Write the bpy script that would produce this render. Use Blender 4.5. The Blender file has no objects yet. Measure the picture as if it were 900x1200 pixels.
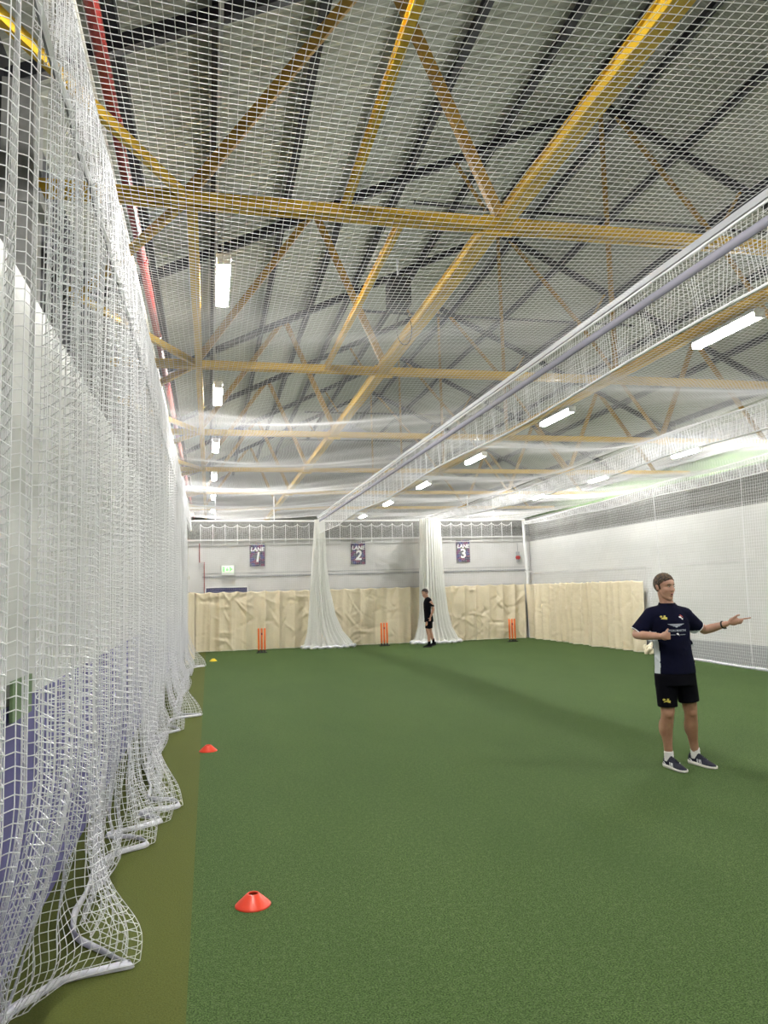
import bpy, bmesh, math, random
import numpy as np
from mathutils import Vector, Matrix, Euler
from mathutils.bvhtree import BVHTree
PI = math.pi
rnd = random.Random(7)
C = bpy.context.scene.collection
SC = bpy.context.scene

# ---------------------------------------------------------------- materials
def mat(name, col, rough=0.6, metal=0.0, emit=None, spec=0.5, noise=None, bump=None, sheen=0, trans=0, wall=None):
    m = bpy.data.materials.new(name); m.use_nodes = True
    nt = m.node_tree; N = nt.nodes; L = nt.links
    b = N['Principled BSDF']
    b.inputs['Base Color'].default_value = (*col, 1)
    b.inputs['Roughness'].default_value = rough
    b.inputs['Metallic'].default_value = metal
    b.inputs['Specular IOR Level'].default_value = spec
    if sheen: b.inputs['Sheen Weight'].default_value = sheen
    if emit:
        b.inputs['Emission Color'].default_value = (*emit[0], 1)
        b.inputs['Emission Strength'].default_value = emit[1]
    tc = None
    def coord():
        nonlocal tc
        if tc is None: tc = N.new('ShaderNodeTexCoord')
        return tc.outputs['Object']
    if noise:   # (scale, colour2, detail, lo, hi)
        n = N.new('ShaderNodeTexNoise'); n.inputs['Scale'].default_value = noise[0]; n.inputs['Detail'].default_value = noise[2]
        L.new(coord(), n.inputs['Vector'])
        r = N.new('ShaderNodeMapRange'); r.inputs['From Min'].default_value = noise[3]; r.inputs['From Max'].default_value = noise[4]
        L.new(n.outputs['Fac'], r.inputs['Value'])
        mx = N.new('ShaderNodeMix'); mx.data_type = 'RGBA'
        mx.inputs['A'].default_value = (*col, 1); mx.inputs['B'].default_value = (*noise[1], 1)
        L.new(r.outputs['Result'], mx.inputs['Factor']); L.new(mx.outputs['Result'], b.inputs['Base Color'])
    if bump:    # (scale, strength, distance)
        n = N.new('ShaderNodeTexNoise'); n.inputs['Scale'].default_value = bump[0]; n.inputs['Detail'].default_value = 4
        L.new(coord(), n.inputs['Vector'])
        bp = N.new('ShaderNodeBump'); bp.inputs['Strength'].default_value = bump[1]; bp.inputs['Distance'].default_value = bump[2]
        L.new(n.outputs['Fac'], bp.inputs['Height']); L.new(bp.outputs['Normal'], b.inputs['Normal'])
    if trans:
        t = N.new('ShaderNodeBsdfTranslucent'); t.inputs['Color'].default_value = (*col, 1)
        ms = N.new('ShaderNodeMixShader'); ms.inputs[0].default_value = trans
        L.new(b.outputs[0], ms.inputs[1]); L.new(t.outputs[0], ms.inputs[2]); L.new(ms.outputs[0], N['Material Output'].inputs['Surface'])
    return m

def turf_mat(name, c1, c2, c3, stripe=True):
    m = bpy.data.materials.new(name); m.use_nodes = True
    nt = m.node_tree; N = nt.nodes; L = nt.links; b = N['Principled BSDF']
    b.inputs['Roughness'].default_value = 0.85; b.inputs['Specular IOR Level'].default_value = 0.12
    pass
    tc = N.new('ShaderNodeTexCoord')
    def noise(scale, det, sx=1, sy=1):
        mp = N.new('ShaderNodeMapping'); mp.inputs['Scale'].default_value = (sx, sy, 1)
        L.new(tc.outputs['Object'], mp.inputs['Vector'])
        n = N.new('ShaderNodeTexNoise'); n.inputs['Scale'].default_value = scale; n.inputs['Detail'].default_value = det
        n.inputs['Roughness'].default_value = 0.7
        L.new(mp.outputs[0], n.inputs['Vector']); return n.outputs['Fac']
    def rng(v, a, b_, c=0, d=1):
        r = N.new('ShaderNodeMapRange'); 
        for k, x in zip(('From Min', 'From Max', 'To Min', 'To Max'), (a, b_, c, d)): r.inputs[k].default_value = x
        L.new(v, r.inputs['Value']); return r.outputs['Result']
    def mix(f, a, b_):
        mx = N.new('ShaderNodeMix'); mx.data_type = 'RGBA'
        for s, v in (('A', a), ('B', b_)):
            if isinstance(v, tuple): mx.inputs[s].default_value = (*v, 1)
            else: L.new(v, mx.inputs[s])
        L.new(f, mx.inputs['Factor']); return mx.outputs['Result']
    fine = noise(120, 4); mid = noise(34, 4, 1, .8); big = noise(.9, 3, 1, .35)
    col = mix(rng(fine, .43, .57), c1, c2)
    col = mix(rng(mid, .48, .75, 0, .55), col, c3)
    col = mix(rng(big, .35, .7, 0, .28), col, tuple(1.5 * x for x in c1))
    L.new(col, b.inputs['Base Color'])
    bp = N.new('ShaderNodeBump'); bp.inputs['Strength'].default_value = 0.7; bp.inputs['Distance'].default_value = 0.006
    L.new(fine, bp.inputs['Height']); L.new(bp.outputs['Normal'], b.inputs['Normal'])
    return m

def brick_mat(name, col, mortar, w=.44, h=.215, bump=.25):
    m = bpy.data.materials.new(name); m.use_nodes = True
    nt = m.node_tree; N = nt.nodes; L = nt.links; b = N['Principled BSDF']; b.inputs['Roughness'].default_value = .7
    tc = N.new('ShaderNodeTexCoord'); sp = N.new('ShaderNodeSeparateXYZ'); L.new(tc.outputs['Object'], sp.inputs[0])
    ad = N.new('ShaderNodeMath'); ad.operation = 'ADD'; L.new(sp.outputs['X'], ad.inputs[0]); L.new(sp.outputs['Y'], ad.inputs[1])
    cb = N.new('ShaderNodeCombineXYZ'); L.new(ad.outputs[0], cb.inputs['X']); L.new(sp.outputs['Z'], cb.inputs['Y'])
    br = N.new('ShaderNodeTexBrick'); L.new(cb.outputs[0], br.inputs['Vector'])
    br.inputs['Scale'].default_value = 1; br.inputs['Brick Width'].default_value = w; br.inputs['Row Height'].default_value = h
    br.inputs['Mortar Size'].default_value = .008
    br.inputs['Color1'].default_value = (*col, 1); br.inputs['Color2'].default_value = (*[c * .94 for c in col], 1); br.inputs['Mortar'].default_value = (*mortar, 1)
    L.new(br.outputs['Color'], b.inputs['Base Color'])
    bp = N.new('ShaderNodeBump'); bp.inputs['Strength'].default_value = bump; bp.inputs['Distance'].default_value = .01; bp.invert = True
    L.new(br.outputs['Fac'], bp.inputs['Height']); L.new(bp.outputs['Normal'], b.inputs['Normal'])
    return m

M = {}
M['turf'] = turf_mat('turf', (.022, .044, .012), (.090, .148, .042), (.13, .175, .080))
M['turf_strip'] = turf_mat('turf_strip', (.066, .080, .017), (.095, .108, .024), (.080, .102, .028))
M['white_wall'] = brick_mat('painted_block', (.62, .62, .60), (.575, .575, .555))
M['wall_panel'] = mat('painted_panel', (.62, .61, .60), .6, noise=(2, (.56, .555, .54), 3, .35, .7))
M['dark_band'] = mat('dark_mesh_band', (.15, .15, .14), .8, noise=(30, (.24, .24, .23), 4, .4, .6))
M['dark_wall'] = mat('dark_cladding', (.018, .018, .024), .7)
M['purple'] = mat('purple_paint', (.10, .09, .26), .6, noise=(3, (.14, .13, .32), 3, .35, .65))
M['grey_col'] = mat('grey_concrete', (.22, .22, .21), .8, noise=(9, (.28, .28, .27), 4, .35, .65))
M['roof'] = mat('roof_sheet', (.32, .33, .285), .75, noise=(.7, (.27, .28, .24), 4, .35, .7))
M['green_sheet'] = mat('green_sheet', (.17, .26, .12), .6, noise=(4, (.12, .19, .09), 4, .4, .65))
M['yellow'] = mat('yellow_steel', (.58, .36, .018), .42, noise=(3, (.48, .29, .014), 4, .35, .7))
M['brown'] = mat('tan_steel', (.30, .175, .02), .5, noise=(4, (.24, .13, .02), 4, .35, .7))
M['black_steel'] = mat('black_steel', (.012, .012, .018), .5)
M['grey_steel'] = mat('grey_steel', (.36, .37, .38), .5, .2)
M['red_pipe'] = mat('red_pipe', (.30, .02, .015), .4)
M['pale_pipe'] = mat('pale_pipe', (.5, .48, .42), .5)
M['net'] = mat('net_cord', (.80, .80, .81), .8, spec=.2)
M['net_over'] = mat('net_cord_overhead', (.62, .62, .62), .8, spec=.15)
M['net_cloth'] = mat('net_cloth', (.88, .88, .85), .85, spec=.2, noise=(60, (.8, .8, .77), 3, .4, .6), bump=(90, .3, .01), trans=.3)
M['tape'] = mat('white_tape', (.75, .75, .78), .6, noise=(18, (.6, .6, .66), 3, .4, .6), bump=(25, .5, .01))
M['lilac'] = mat('lilac_tape', (.23, .225, .27), .7)
M['rope'] = mat('grey_rope', (.16, .17, .17), .8)
M['canvas'] = mat('cream_canvas', (.80, .71, .53), .33, spec=.5, noise=(1.5, (.74, .65, .47), 3, .35, .7), bump=(7, .5, .04), trans=.1)
M['canvas_hem'] = mat('cream_hem', (.75, .70, .55), .5)
M['orange'] = mat('orange_plastic', (.95, .22, .05), .35)
M['black_rubber'] = mat('black_rubber', (.012, .012, .012), .6)
M['cone_red'] = mat('cone_red', (.72, .055, .02), .33)
M['cone_yellow'] = mat('cone_yellow', (.75, .55, .02), .35)
M['white'] = mat('white_plastic', (.8, .8, .8), .4)
M['letter'] = mat('white_print', (.85, .85, .85), .5)
M['lamp'] = mat('lamp_tube', (.9, .9, .9), .5, emit=((1, .985, .95), 42))
M['exit'] = mat('exit_face', (.1, .4, .15), .5, emit=((.35, .95, .3), .16))
M['exit_white'] = mat('exit_print', (.9, .9, .9), .5, emit=((.55, .95, .30), .13))
M['red'] = mat('red_enamel', (.35, .03, .03), .35)
M['navy_board'] = mat('navy_board', (.035, .035, .12), .5)
M['skin'] = mat('skin', (.50, .285, .20), .5, noise=(14, (.43, .225, .155), 3, .35, .7))
M['skin_leg'] = mat('skin_tan', (.40, .22, .14), .5, noise=(14, (.33, .165, .10), 3, .35, .7))
M['hair'] = mat('brown_hair', (.13, .075, .032), .5, noise=(42, (.022, .012, .007), 5, .40, .58), bump=(70, 1, .02))
M['hair_dark'] = mat('dark_hair', (.02, .012, .01), .55, bump=(90, .9, .01))
M['navy'] = mat('navy_jersey', (.0035, .004, .016), .85, spec=.12, noise=(7, (.004, .005, .022), 3, .35, .7), bump=(14, .4, .02))
M['black_cloth'] = mat('black_cloth', (.0015, .0015, .004), .85, spec=.12, bump=(14, .4, .02))
M['side_panel'] = mat('pale_panel', (.6, .63, .66), .7)
M['sock'] = mat('white_sock', (.75, .73, .70), .9, bump=(60, .6, .01))
M['shoe'] = mat('navy_shoe', (.004, .005, .018), .6, spec=.3, bump=(80, .4, .004))
M['sole'] = mat('white_sole', (.78, .76, .70), .5)
M['eye'] = mat('eye_white', (.38, .34, .31), .4)
M['dark_eye'] = mat('eye_iris', (.03, .02, .015), .2)
M['mouth'] = mat('mouth', (.10, .02, .018), .4)
M['lip'] = mat('lip', (.42, .15, .12), .45)
M['yellow_print'] = mat('yellow_print', (.62, .52, .10), .5)
M['red_print'] = mat('red_print', (.45, .05, .06), .5)
M['grey_print'] = mat('grey_print', (.36, .39, .45), .5)

# poster: patchwork of dim purples, greens, greys
def poster_mat():
    m = bpy.data.materials.new('poster_patchwork'); m.use_nodes = True
    nt = m.node_tree; N = nt.nodes; L = nt.links; b = N['Principled BSDF']; b.inputs['Roughness'].default_value = .5
    tc = N.new('ShaderNodeTexCoord'); v = N.new('ShaderNodeTexVoronoi'); v.inputs['Scale'].default_value = 11
    L.new(tc.outputs['Object'], v.inputs['Vector'])
    sp = N.new('ShaderNodeSeparateColor'); L.new(v.outputs['Color'], sp.inputs[0])
    r = N.new('ShaderNodeValToRGB'); r.color_ramp.interpolation = 'CONSTANT'
    cols = [(0, (.05, .045, .09)), (.2, (.16, .05, .13)), (.38, (.07, .07, .2)), (.55, (.10, .14, .04)), (.68, (.11, .12, .14)), (.84, (.2, .06, .11))]
    e = r.color_ramp.elements; e[0].color = (*cols[0][1], 1); e[1].position = cols[1][0]; e[1].color = (*cols[1][1], 1)
    for p, c in cols[2:]:
        k = e.new(p); k.color = (*c, 1)
    L.new(sp.outputs[0], r.inputs[0]); L.new(r.outputs[0], b.inputs['Base Color'])
    return m
M['poster'] = poster_mat()

# ---------------------------------------------------------------- object helpers
def link(name, me, m=None, parent=None, loc=None):
    o = bpy.data.objects.new(name, me); C.objects.link(o)
    if m is not None:
        for mm in (m if isinstance(m, (list, tuple)) else [m]): me.materials.append(mm)
    if parent is not None: o.parent = parent
    if loc is not None: o.location = loc
    return o
def obj(name, bm, m=None, parent=None, loc=None, smooth=False):
    me = bpy.data.meshes.new(name); bm.to_mesh(me); bm.free()
    if smooth:
        for p in me.polygons: p.use_smooth = True
    return link(name, me, m, parent, loc)
def tag(o, label, cat, group=None, kind=None):
    o['label'] = label; o['category'] = cat
    if group: o['group'] = group
    if kind: o['kind'] = kind
    return o
def thing(name, label, cat, loc=(0, 0, 0), rz=0, group=None):
    o = bpy.data.objects.new(name, None); C.objects.link(o); o.location = loc; o.rotation_euler = (0, 0, rz)
    o.empty_display_size = .1
    return tag(o, label, cat, group)
def struct(o, label=None):
    o['kind'] = 'structure'
    if label: o['label'] = label
    return o
def dup(root, loc, label):
    r = root.copy(); C.objects.link(r); r.location = loc; r['label'] = label
    for ch in list(root.children):
        c = ch.copy(); C.objects.link(c); c.parent = r
        for g in list(ch.children):
            d = g.copy(); C.objects.link(d); d.parent = c
    return r
def box(bm, x0, x1, y0, y1, z0, z1):
    v = [bm.verts.new((x, y, z)) for x in (x0, x1) for y in (y0, y1) for z in (z0, z1)]
    for f in ((0, 1, 3, 2), (4, 6, 7, 5), (0, 4, 5, 1), (2, 3, 7, 6), (0, 2, 6, 4), (1, 5, 7, 3)): bm.faces.new([v[i] for i in f])
    return bm
def beam(bm, p, q, w, h, up=(0, 0, 1)):
    p = Vector(p); q = Vector(q); d = (q - p).normalized(); up = Vector(up)
    if abs(d.dot(up)) > .98: up = Vector((0, 1, 0))
    s = d.cross(up).normalized(); u = s.cross(d).normalized()
    r = [[bm.verts.new(a + s * i * w / 2 + u * j * h / 2) for i, j in ((-1, -1), (1, -1), (1, 1), (-1, 1))] for a in (p, q)]
    for k in range(4): bm.faces.new((r[0][k], r[0][(k + 1) % 4], r[1][(k + 1) % 4], r[1][k]))
    bm.faces.new(r[0][::-1]); bm.faces.new(r[1]); return bm
def tube(bm, pts, rad, n=8, cap=True):
    pts = [Vector(p) for p in pts]; rad = rad if isinstance(rad, (list, tuple)) else [rad] * len(pts)
    rings = []; u = None
    for i, p in enumerate(pts):
        d = (pts[min(i + 1, len(pts) - 1)] - pts[max(i - 1, 0)]).normalized()
        if u is None:
            u = d.orthogonal().normalized()
        else:
            u = (u - d * u.dot(d)).normalized()
        v = d.cross(u)
        rings.append([bm.verts.new(p + (u * math.cos(2 * PI * k / n) + v * math.sin(2 * PI * k / n)) * rad[i]) for k in range(n)])
    for a, b in zip(rings, rings[1:]):
        for k in range(n): bm.faces.new((a[k], a[(k + 1) % n], b[(k + 1) % n], b[k]))
    if cap: bm.faces.new(rings[0][::-1]); bm.faces.new(rings[-1])
    return bm
def ellip(bm, c, r, rot=None, sub=3):
    m = Matrix.Translation(Vector(c)) @ (rot.to_4x4() if rot is not None else Matrix.Identity(4)) @ Matrix.Diagonal((*r, 1))
    bmesh.ops.create_icosphere(bm, subdivisions=sub, radius=1, matrix=m)
    return bm
def lathe(bm, prof, n=32, c=(0, 0)):
    rings = [[bm.verts.new((c[0] + r * math.cos(2 * PI * k / n), c[1] + r * math.sin(2 * PI * k / n), z)) for k in range(n)] for r, z in prof]
    for a, b in zip(rings, rings[1:]):
        for k in range(n): bm.faces.new((a[k], a[(k + 1) % n], b[(k + 1) % n], b[k]))
    return rings
def grid_mesh(name, P, wrap=False):
    """P: (nu,nv,3) array -> sheet"""
    nu, nv = P.shape[:2]
    idx = np.arange(nu * nv).reshape(nu, nv)
    if wrap: idx = np.vstack([idx, idx[:1]])
    F = np.stack([idx[:-1, :-1], idx[1:, :-1], idx[1:, 1:], idx[:-1, 1:]], -1).reshape(-1, 4)
    return np_mesh(name, P.reshape(-1, 3), F, True)
def np_mesh(name, V, F, smooth=False):
    me = bpy.data.meshes.new(name); k = F.shape[1]
    me.vertices.add(len(V)); me.vertices.foreach_set('co', np.ascontiguousarray(V, dtype=np.float32).ravel())
    me.loops.add(F.size); me.loops.foreach_set('vertex_index', F.astype(np.int32).ravel())
    me.polygons.add(len(F)); me.polygons.foreach_set('loop_start', np.arange(0, F.size, k, dtype=np.int32))
    if smooth: me.polygons.foreach_set('use_smooth', np.ones(len(F), dtype=bool))
    me.update(); me.validate(); return me

# ---------------------------------------------------------------- knotted netting: a real cord along every row and column
def net_arrays(P, r):
    gu, gv = np.gradient(P, axis=0), np.gradient(P, axis=1)
    nrm = np.cross(gu, gv); nrm /= np.linalg.norm(nrm, axis=-1, keepdims=True) + 1e-9
    Vs, Fs, off = [], [], 0
    for Q, T, Nn in ((P, gv, nrm), (P.swapaxes(0, 1), gu.swapaxes(0, 1), nrm.swapaxes(0, 1))):
        T = T / (np.linalg.norm(T, axis=-1, keepdims=True) + 1e-9)
        B = np.cross(T, Nn)
        ring = np.stack([Q + r * (math.cos(a) * Nn + math.sin(a) * B) for a in (0, 2 * PI / 3, 4 * PI / 3)], 2)
        nl, npt = Q.shape[:2]
        idx = off + np.arange(nl * npt * 3).reshape(nl, npt, 3)
        a, b = idx[:, :-1], idx[:, 1:]
        for k in range(3):
            k2 = (k + 1) % 3
            Fs.append(np.stack([a[..., k], a[..., k2], b[..., k2], b[..., k]], -1).reshape(-1, 4))
        Vs.append(ring.reshape(-1, 3)); off += nl * npt * 3
    return np.concatenate(Vs), np.concatenate(Fs)
def net(name, P, r, parent=None, m=None):
    V, F = net_arrays(np.asarray(P, dtype=np.float64), r)
    return link(name, np_mesh(name, V, F), m or M['net'], parent)
def fbm(x, seed=0, n=5):
    rs = np.random.RandomState(seed); y = 0
    for k in range(n):
        y = y + np.sin(x * (1.7 ** k) * (1 + .2 * rs.rand()) + rs.rand() * 6.28) / 1.5 ** k
    return y / 2.2

# ================================================================ CAMERA
R = Matrix(((0.97490494, 0.00472861, -0.22257132), (-0.22087312, -0.10451069, -0.96968685), (-0.02784635, 0.99451252, -0.10084357)))
cam = bpy.data.cameras.new('camera'); cam.sensor_fit = 'HORIZONTAL'; cam.sensor_width = 36; cam.lens = 36; cam.clip_end = 200; cam.clip_start = .05
co = bpy.data.objects.new('camera', cam); C.objects.link(co)
co.matrix_world = Matrix.Translation((0, 0, 1.72)) @ R.to_4x4()
SC.camera = co

# ================================================================ SETTING
Y0, Y1 = -6.0, 46.0
bm = bmesh.new(); box(bm, -.10, 18.3, Y0, Y1, -.1, 0); struct(obj('floor', bm, M['turf']), 'dark green artificial turf pitch')
bm = bmesh.new(); box(bm, -2.2, -.10, Y0, Y1, -.1, -.0005); struct(obj('floor', bm, M['turf_strip']), 'paler olive green strip of turf beside the net')
bm = bmesh.new(); box(bm, -1.2, -.93, Y0, 24.4, 0, 3.38); struct(obj('wall_left', bm, M['white_wall']), 'white painted block wall behind the hanging net')
bm = bmesh.new(); box(bm, -.93, -.92, Y0, 24.39, 0, 1.22); struct(obj('trim_1', bm, M['purple']), 'purple painted lower band of the left wall')
bm = bmesh.new(); box(bm, -2.2, -2.0, Y0, Y1, 0, 7.3); struct(obj('wall_left_upper', bm, M['dark_wall']), 'dark cladding above the left wall')
bm = bmesh.new(); box(bm, -1.2, 10.9, 24.4, 24.6, 0, 3.40); struct(obj('wall_back', bm, M['wall_panel']), 'white panelled end wall with lane posters')
bm = bmesh.new(); box(bm, -1.2, 10.9, 24.45, 24.55, 3.40, 4.02); struct(obj('wall_back_upper', bm, M['dark_band']), 'dark mesh band above the end wall')
bm = bmesh.new(); box(bm, 10.65, 10.9, 4, 24.4, 0, 3.22); struct(obj('wall_right', bm, M['white_wall']), 'white painted block wall behind the right net')
bm = bmesh.new(); box(bm, 10.7, 10.85, 4, 24.45, 3.22, 4.02); struct(obj('wall_right_upper', bm, M['dark_band']), 'dark mesh band above the right wall')
bm = bmesh.new(); box(bm, 18.3, 18.5, Y0, Y1, 0, 7.5); struct(obj('wall_outer_right', bm, M['grey_col']), 'outer right wall of the building')
bm = bmesh.new(); box(bm, 18.1, 18.3, Y0, Y1, 5.2, 6.35); struct(obj('trim_2', bm, M['green_sheet']), 'green translucent strip below the right eaves')
bm = bmesh.new(); box(bm, -2.2, 18.5, Y1, Y1 + .2, 0, 12.6); struct(obj('wall_far', bm, M['grey_col']), 'far gable wall of the building')
bm = bmesh.new(); box(bm, -2.2, 18.5, Y0 - .2, Y0, 0, 12.6); struct(obj('wall_front', bm, M['wall_panel']), 'wall behind the camera')
# end wall mouldings: cap rail, ledge pair, right-hand frame lines
bm = bmesh.new()
box(bm, -1.0, 10.6, 24.36, 24.4, 3.24, 3.27); box(bm, -1.0, 10.6, 24.33, 24.4, 3.37, 3.42)
struct(obj('trim_3', bm, M['wall_panel']), 'white cap rail along the end wall')
bm = bmesh.new(); box(bm, -.2, 10.6, 24.375, 24.4, 2.24, 2.29); box(bm, -.2, 10.6, 24.39, 24.4, 2.36, 2.375)
struct(obj('trim_4', bm, M['grey_steel']), 'grey ledge along the end wall')
bm = bmesh.new(); box(bm, 10.635, 10.65, 4, 24.3, 2.10, 2.125); struct(obj('trim_5', bm, M['wall_panel']), 'pale ledge along the right wall')
bm = bmesh.new(); box(bm, 10.6, 10.66, 4, 24.3, 0, .42); struct(obj('baseboard_right', bm, M['grey_steel']), 'grey base of the right wall')

# corrugated roof: two pitches
RX, RZ, SL = 8.2, 12.25, (12.1 - 7.7) / 9.15
def roof_z(x): return RZ - SL * abs(x - RX)
def pitch(name, xa, xb, lab):
    ys = np.arange(Y0, Y1 + .01, .0625); k = np.arange(len(ys)) % 4
    dz = np.array([0, 0, .035, .035])[k]
    P = np.array([[[x, y, roof_z(x) + d] for x in np.linspace(xa, xb, 5)] for y, d in zip(ys, dz)])
    me = grid_mesh(name, P)
    me.polygons.foreach_set('use_smooth', np.zeros(len(me.polygons), dtype=bool))
    o = link(name, me, M['roof']); s = o.modifiers.new('thickness', 'SOLIDIFY'); s.thickness = .03; s.offset = 1
    return struct(o, lab)
pitch('ceiling', -2.25, RX, 'left pitch of the grey corrugated roof')
pitch('ceiling', RX, 18.6, 'right pitch of the grey corrugated roof')

# purlins
PL = [(-.95, 'lowest'), (.14, 'second lowest'), (1.42, 'third lowest'), (2.72, 'fourth lowest'), (3.92, 'fifth lowest'), (5.9, 'second from the ridge'), (7.7, 'nearest the ridge')]
def purlin(x, lab, w=.10):
    bm = bmesh.new(); z = roof_z(x) - .155
    box(bm, x - w / 2, x + w / 2, Y0, Y1, z - .09, z + .09); box(bm, x - w / 2 - .03, x + w / 2, Y0, Y1, z - .10, z - .085)
    tag(obj('purlin', bm, M['black_steel']), lab, 'roof beam', 'black purlins under the roof sheets')
for x, l in PL: purlin(x, 'black steel purlin on left roof pitch, ' + l + ' of its pitch')
for x, l in [(8.75, 'nearest the ridge'), (10.17, 'second from the ridge'), (11.9, 'third from the ridge'), (13.7, 'fourth from the ridge'), (15.5, 'second lowest'), (17.3, 'lowest')]:
    purlin(x, 'black steel purlin on right roof pitch, ' + l + ' of its pitch')

# ================================================================ TRUSSES (origin on the tie under the ridge)
TZ = 5.9
def make_truss():
    t = thing('roof_truss', 'yellow steel roof truss nearest the camera', 'roof truss', (RX, 8, TZ), 0, 'yellow roof trusses')
    def b(name, m, *segs):
        bm = bmesh.new()
        for p, q, w, h in segs: beam(bm, (p[0] - RX, 0, p[1] - TZ), (q[0] - RX, 0, q[1] - TZ), w, h)
        return obj(name, bm, m, t)
    # tie: twin channels with a gap
    bm = bmesh.new()
    for y in (-.045, .045):
        box(bm, -2.0 - RX, 18.2 - RX, y - .025, y + .025, -.07, .055)
    for y in (-.06, .06): box(bm, -2.0 - RX, 18.2 - RX, y - .033, y + .033, -.08, -.07)
    obj('tie_beam', bm, M['yellow'], t)
    for s in (-1, 1):
        X = lambda x: RX + s * (RX - x)
        X = (lambda x: x) if s < 0 else (lambda x: 2 * RX - x)
        b('rafter', M['black_steel'], ((X(-2.0), roof_z(-2.0) - .33), (X(RX), RZ - .33), .12, .16))
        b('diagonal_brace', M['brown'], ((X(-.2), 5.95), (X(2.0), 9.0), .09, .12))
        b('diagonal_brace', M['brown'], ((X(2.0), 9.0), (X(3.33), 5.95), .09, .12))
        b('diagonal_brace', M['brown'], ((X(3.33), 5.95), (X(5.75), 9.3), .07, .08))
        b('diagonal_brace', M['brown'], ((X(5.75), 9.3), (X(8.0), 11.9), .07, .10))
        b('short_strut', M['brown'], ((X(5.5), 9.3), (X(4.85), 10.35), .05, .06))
        bm = bmesh.new(); beam(bm, (X(3.28) - RX, -.02, -.02), (X(3.28) - RX, .02, -.02), .34, .24, up=(0, 0, 1)); obj('gusset_plate', bm, M['yellow'], t)
        if s < 0:
            for e in (-1, 1):
                bm = bmesh.new(); beam(bm, (X(-.2) - RX, 0, 0), (X(-1.85) - RX, e * 3.2, 0), .06, .11); obj('eaves_brace', bm, M['yellow'], t)
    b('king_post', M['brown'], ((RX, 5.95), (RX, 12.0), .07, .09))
    b('collar_tie', M['black_steel'], ((4.0, 9.35), (2 * RX - 4.0, 9.35), .05, .06))
    return t
tr0 = make_truss()
ORD = ['nearest the camera', 'second from the camera', 'third from the camera', 'fourth from the camera', 'fifth from the camera', 'farthest, seen above the end wall']
for k in range(1, 6): dup(tr0, (RX, 8 + 6 * k, TZ), 'yellow steel roof truss, ' + ORD[k])

def lbeam(name, x, ya, yb, w, h, lab, z=TZ, m='yellow', flange=True):
    bm = bmesh.new(); box(bm, x - w / 2 + .03, x + w / 2 - .03, ya, yb, z - h / 2, z + h / 2)
    if flange:
        box(bm, x - w / 2, x + w / 2, ya, yb, z - h / 2 - .012, z - h / 2); box(bm, x - w / 2, x + w / 2, ya, yb, z + h / 2, z + h / 2 + .012)
    return tag(obj(name, bm, M[m]), lab, 'roof beam', 'yellow beams running down the hall')
lbeam('yellow_beam', 3.31, Y0, 7.88, .17, .13, 'thick yellow steel beam overhead, nearest section, running to the first truss')
lbeam('yellow_beam', 3.24, 8.12, Y1, .19, .14, 'yellow steel beam continuing from the first truss to the far end')
lbeam('yellow_beam', 8.05, Y0, Y1, .14, .14, 'yellow beam under the ridge carrying the middle row of lights')
lbeam('yellow_beam', -.16, 8.12, Y1, .12, .12, 'thin yellow beam along the left eaves beside the left row of lights')
lbeam('yellow_beam', 1.47, Y0, 7.9, .075, .07, 'slim yellow strut overhead joining the nearest truss from the camera side')
lbeam('yellow_beam', 2.16, 8.12, 13.9, .07, .08, 'slim yellow strut between the first and second trusses')
# columns on the left
for k in range(5):
    bm = bmesh.new(); box(bm, -1.98, -1.68, 8 + 6 * k - .22, 8 + 6 * k + .22, 0, 6.9); box(bm, -1.98, -1.6, 8 + 6 * k - .26, 8 + 6 * k + .26, 5.6, 5.75)
    tag(obj('column', bm, M['grey_col']), 'grey column behind the left net under the ' + ['nearest', 'second', 'third', 'fourth', 'fifth'][k] + ' truss', 'column', 'grey columns along the left side')
# pipes along left eaves
def ypipe(name, x, z, r, m, lab, ya=Y0, yb=Y1):
    bm = bmesh.new(); tube(bm, [(x, ya, z), (x, yb, z)], r, 10)
    ys = np.arange(ya + 1, yb, 3.0)
    for y in ys: tube(bm, [(x, y - .06, z), (x, y + .06, z)], r * 1.25, 10)
    return tag(obj(name, bm, M[m], smooth=False), lab, 'pipe', 'pipes along the eaves')
ypipe('sprinkler_pipe', -.82, 6.05, .055, 'red_pipe', 'dark red pipe running along the left eaves')
ypipe('service_pipe', -.95, 5.98, .04, 'pale_pipe', 'pale service pipe beside the red pipe')
ypipe('service_pipe', -1.15, 6.05, .05, 'pale_pipe', 'outer pale pipe nearest the dark left wall')
ypipe('service_duct', 17.6, 6.25, .08, 'grey_steel', 'silver duct along the right eaves above the green strip')
bm = bmesh.new(); beam(bm, (.14, Y0, 7.3), (.14, 40, 7.3), .05, .05); 
for y in np.arange(-4, 40, 6): beam(bm, (.14, y, 7.3), (.14, y, 8.1), .012, .012)
tag(obj('cable_tray', bm, M['grey_steel']), 'grey cable tray running above the left row of lights', 'cable tray')

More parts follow.
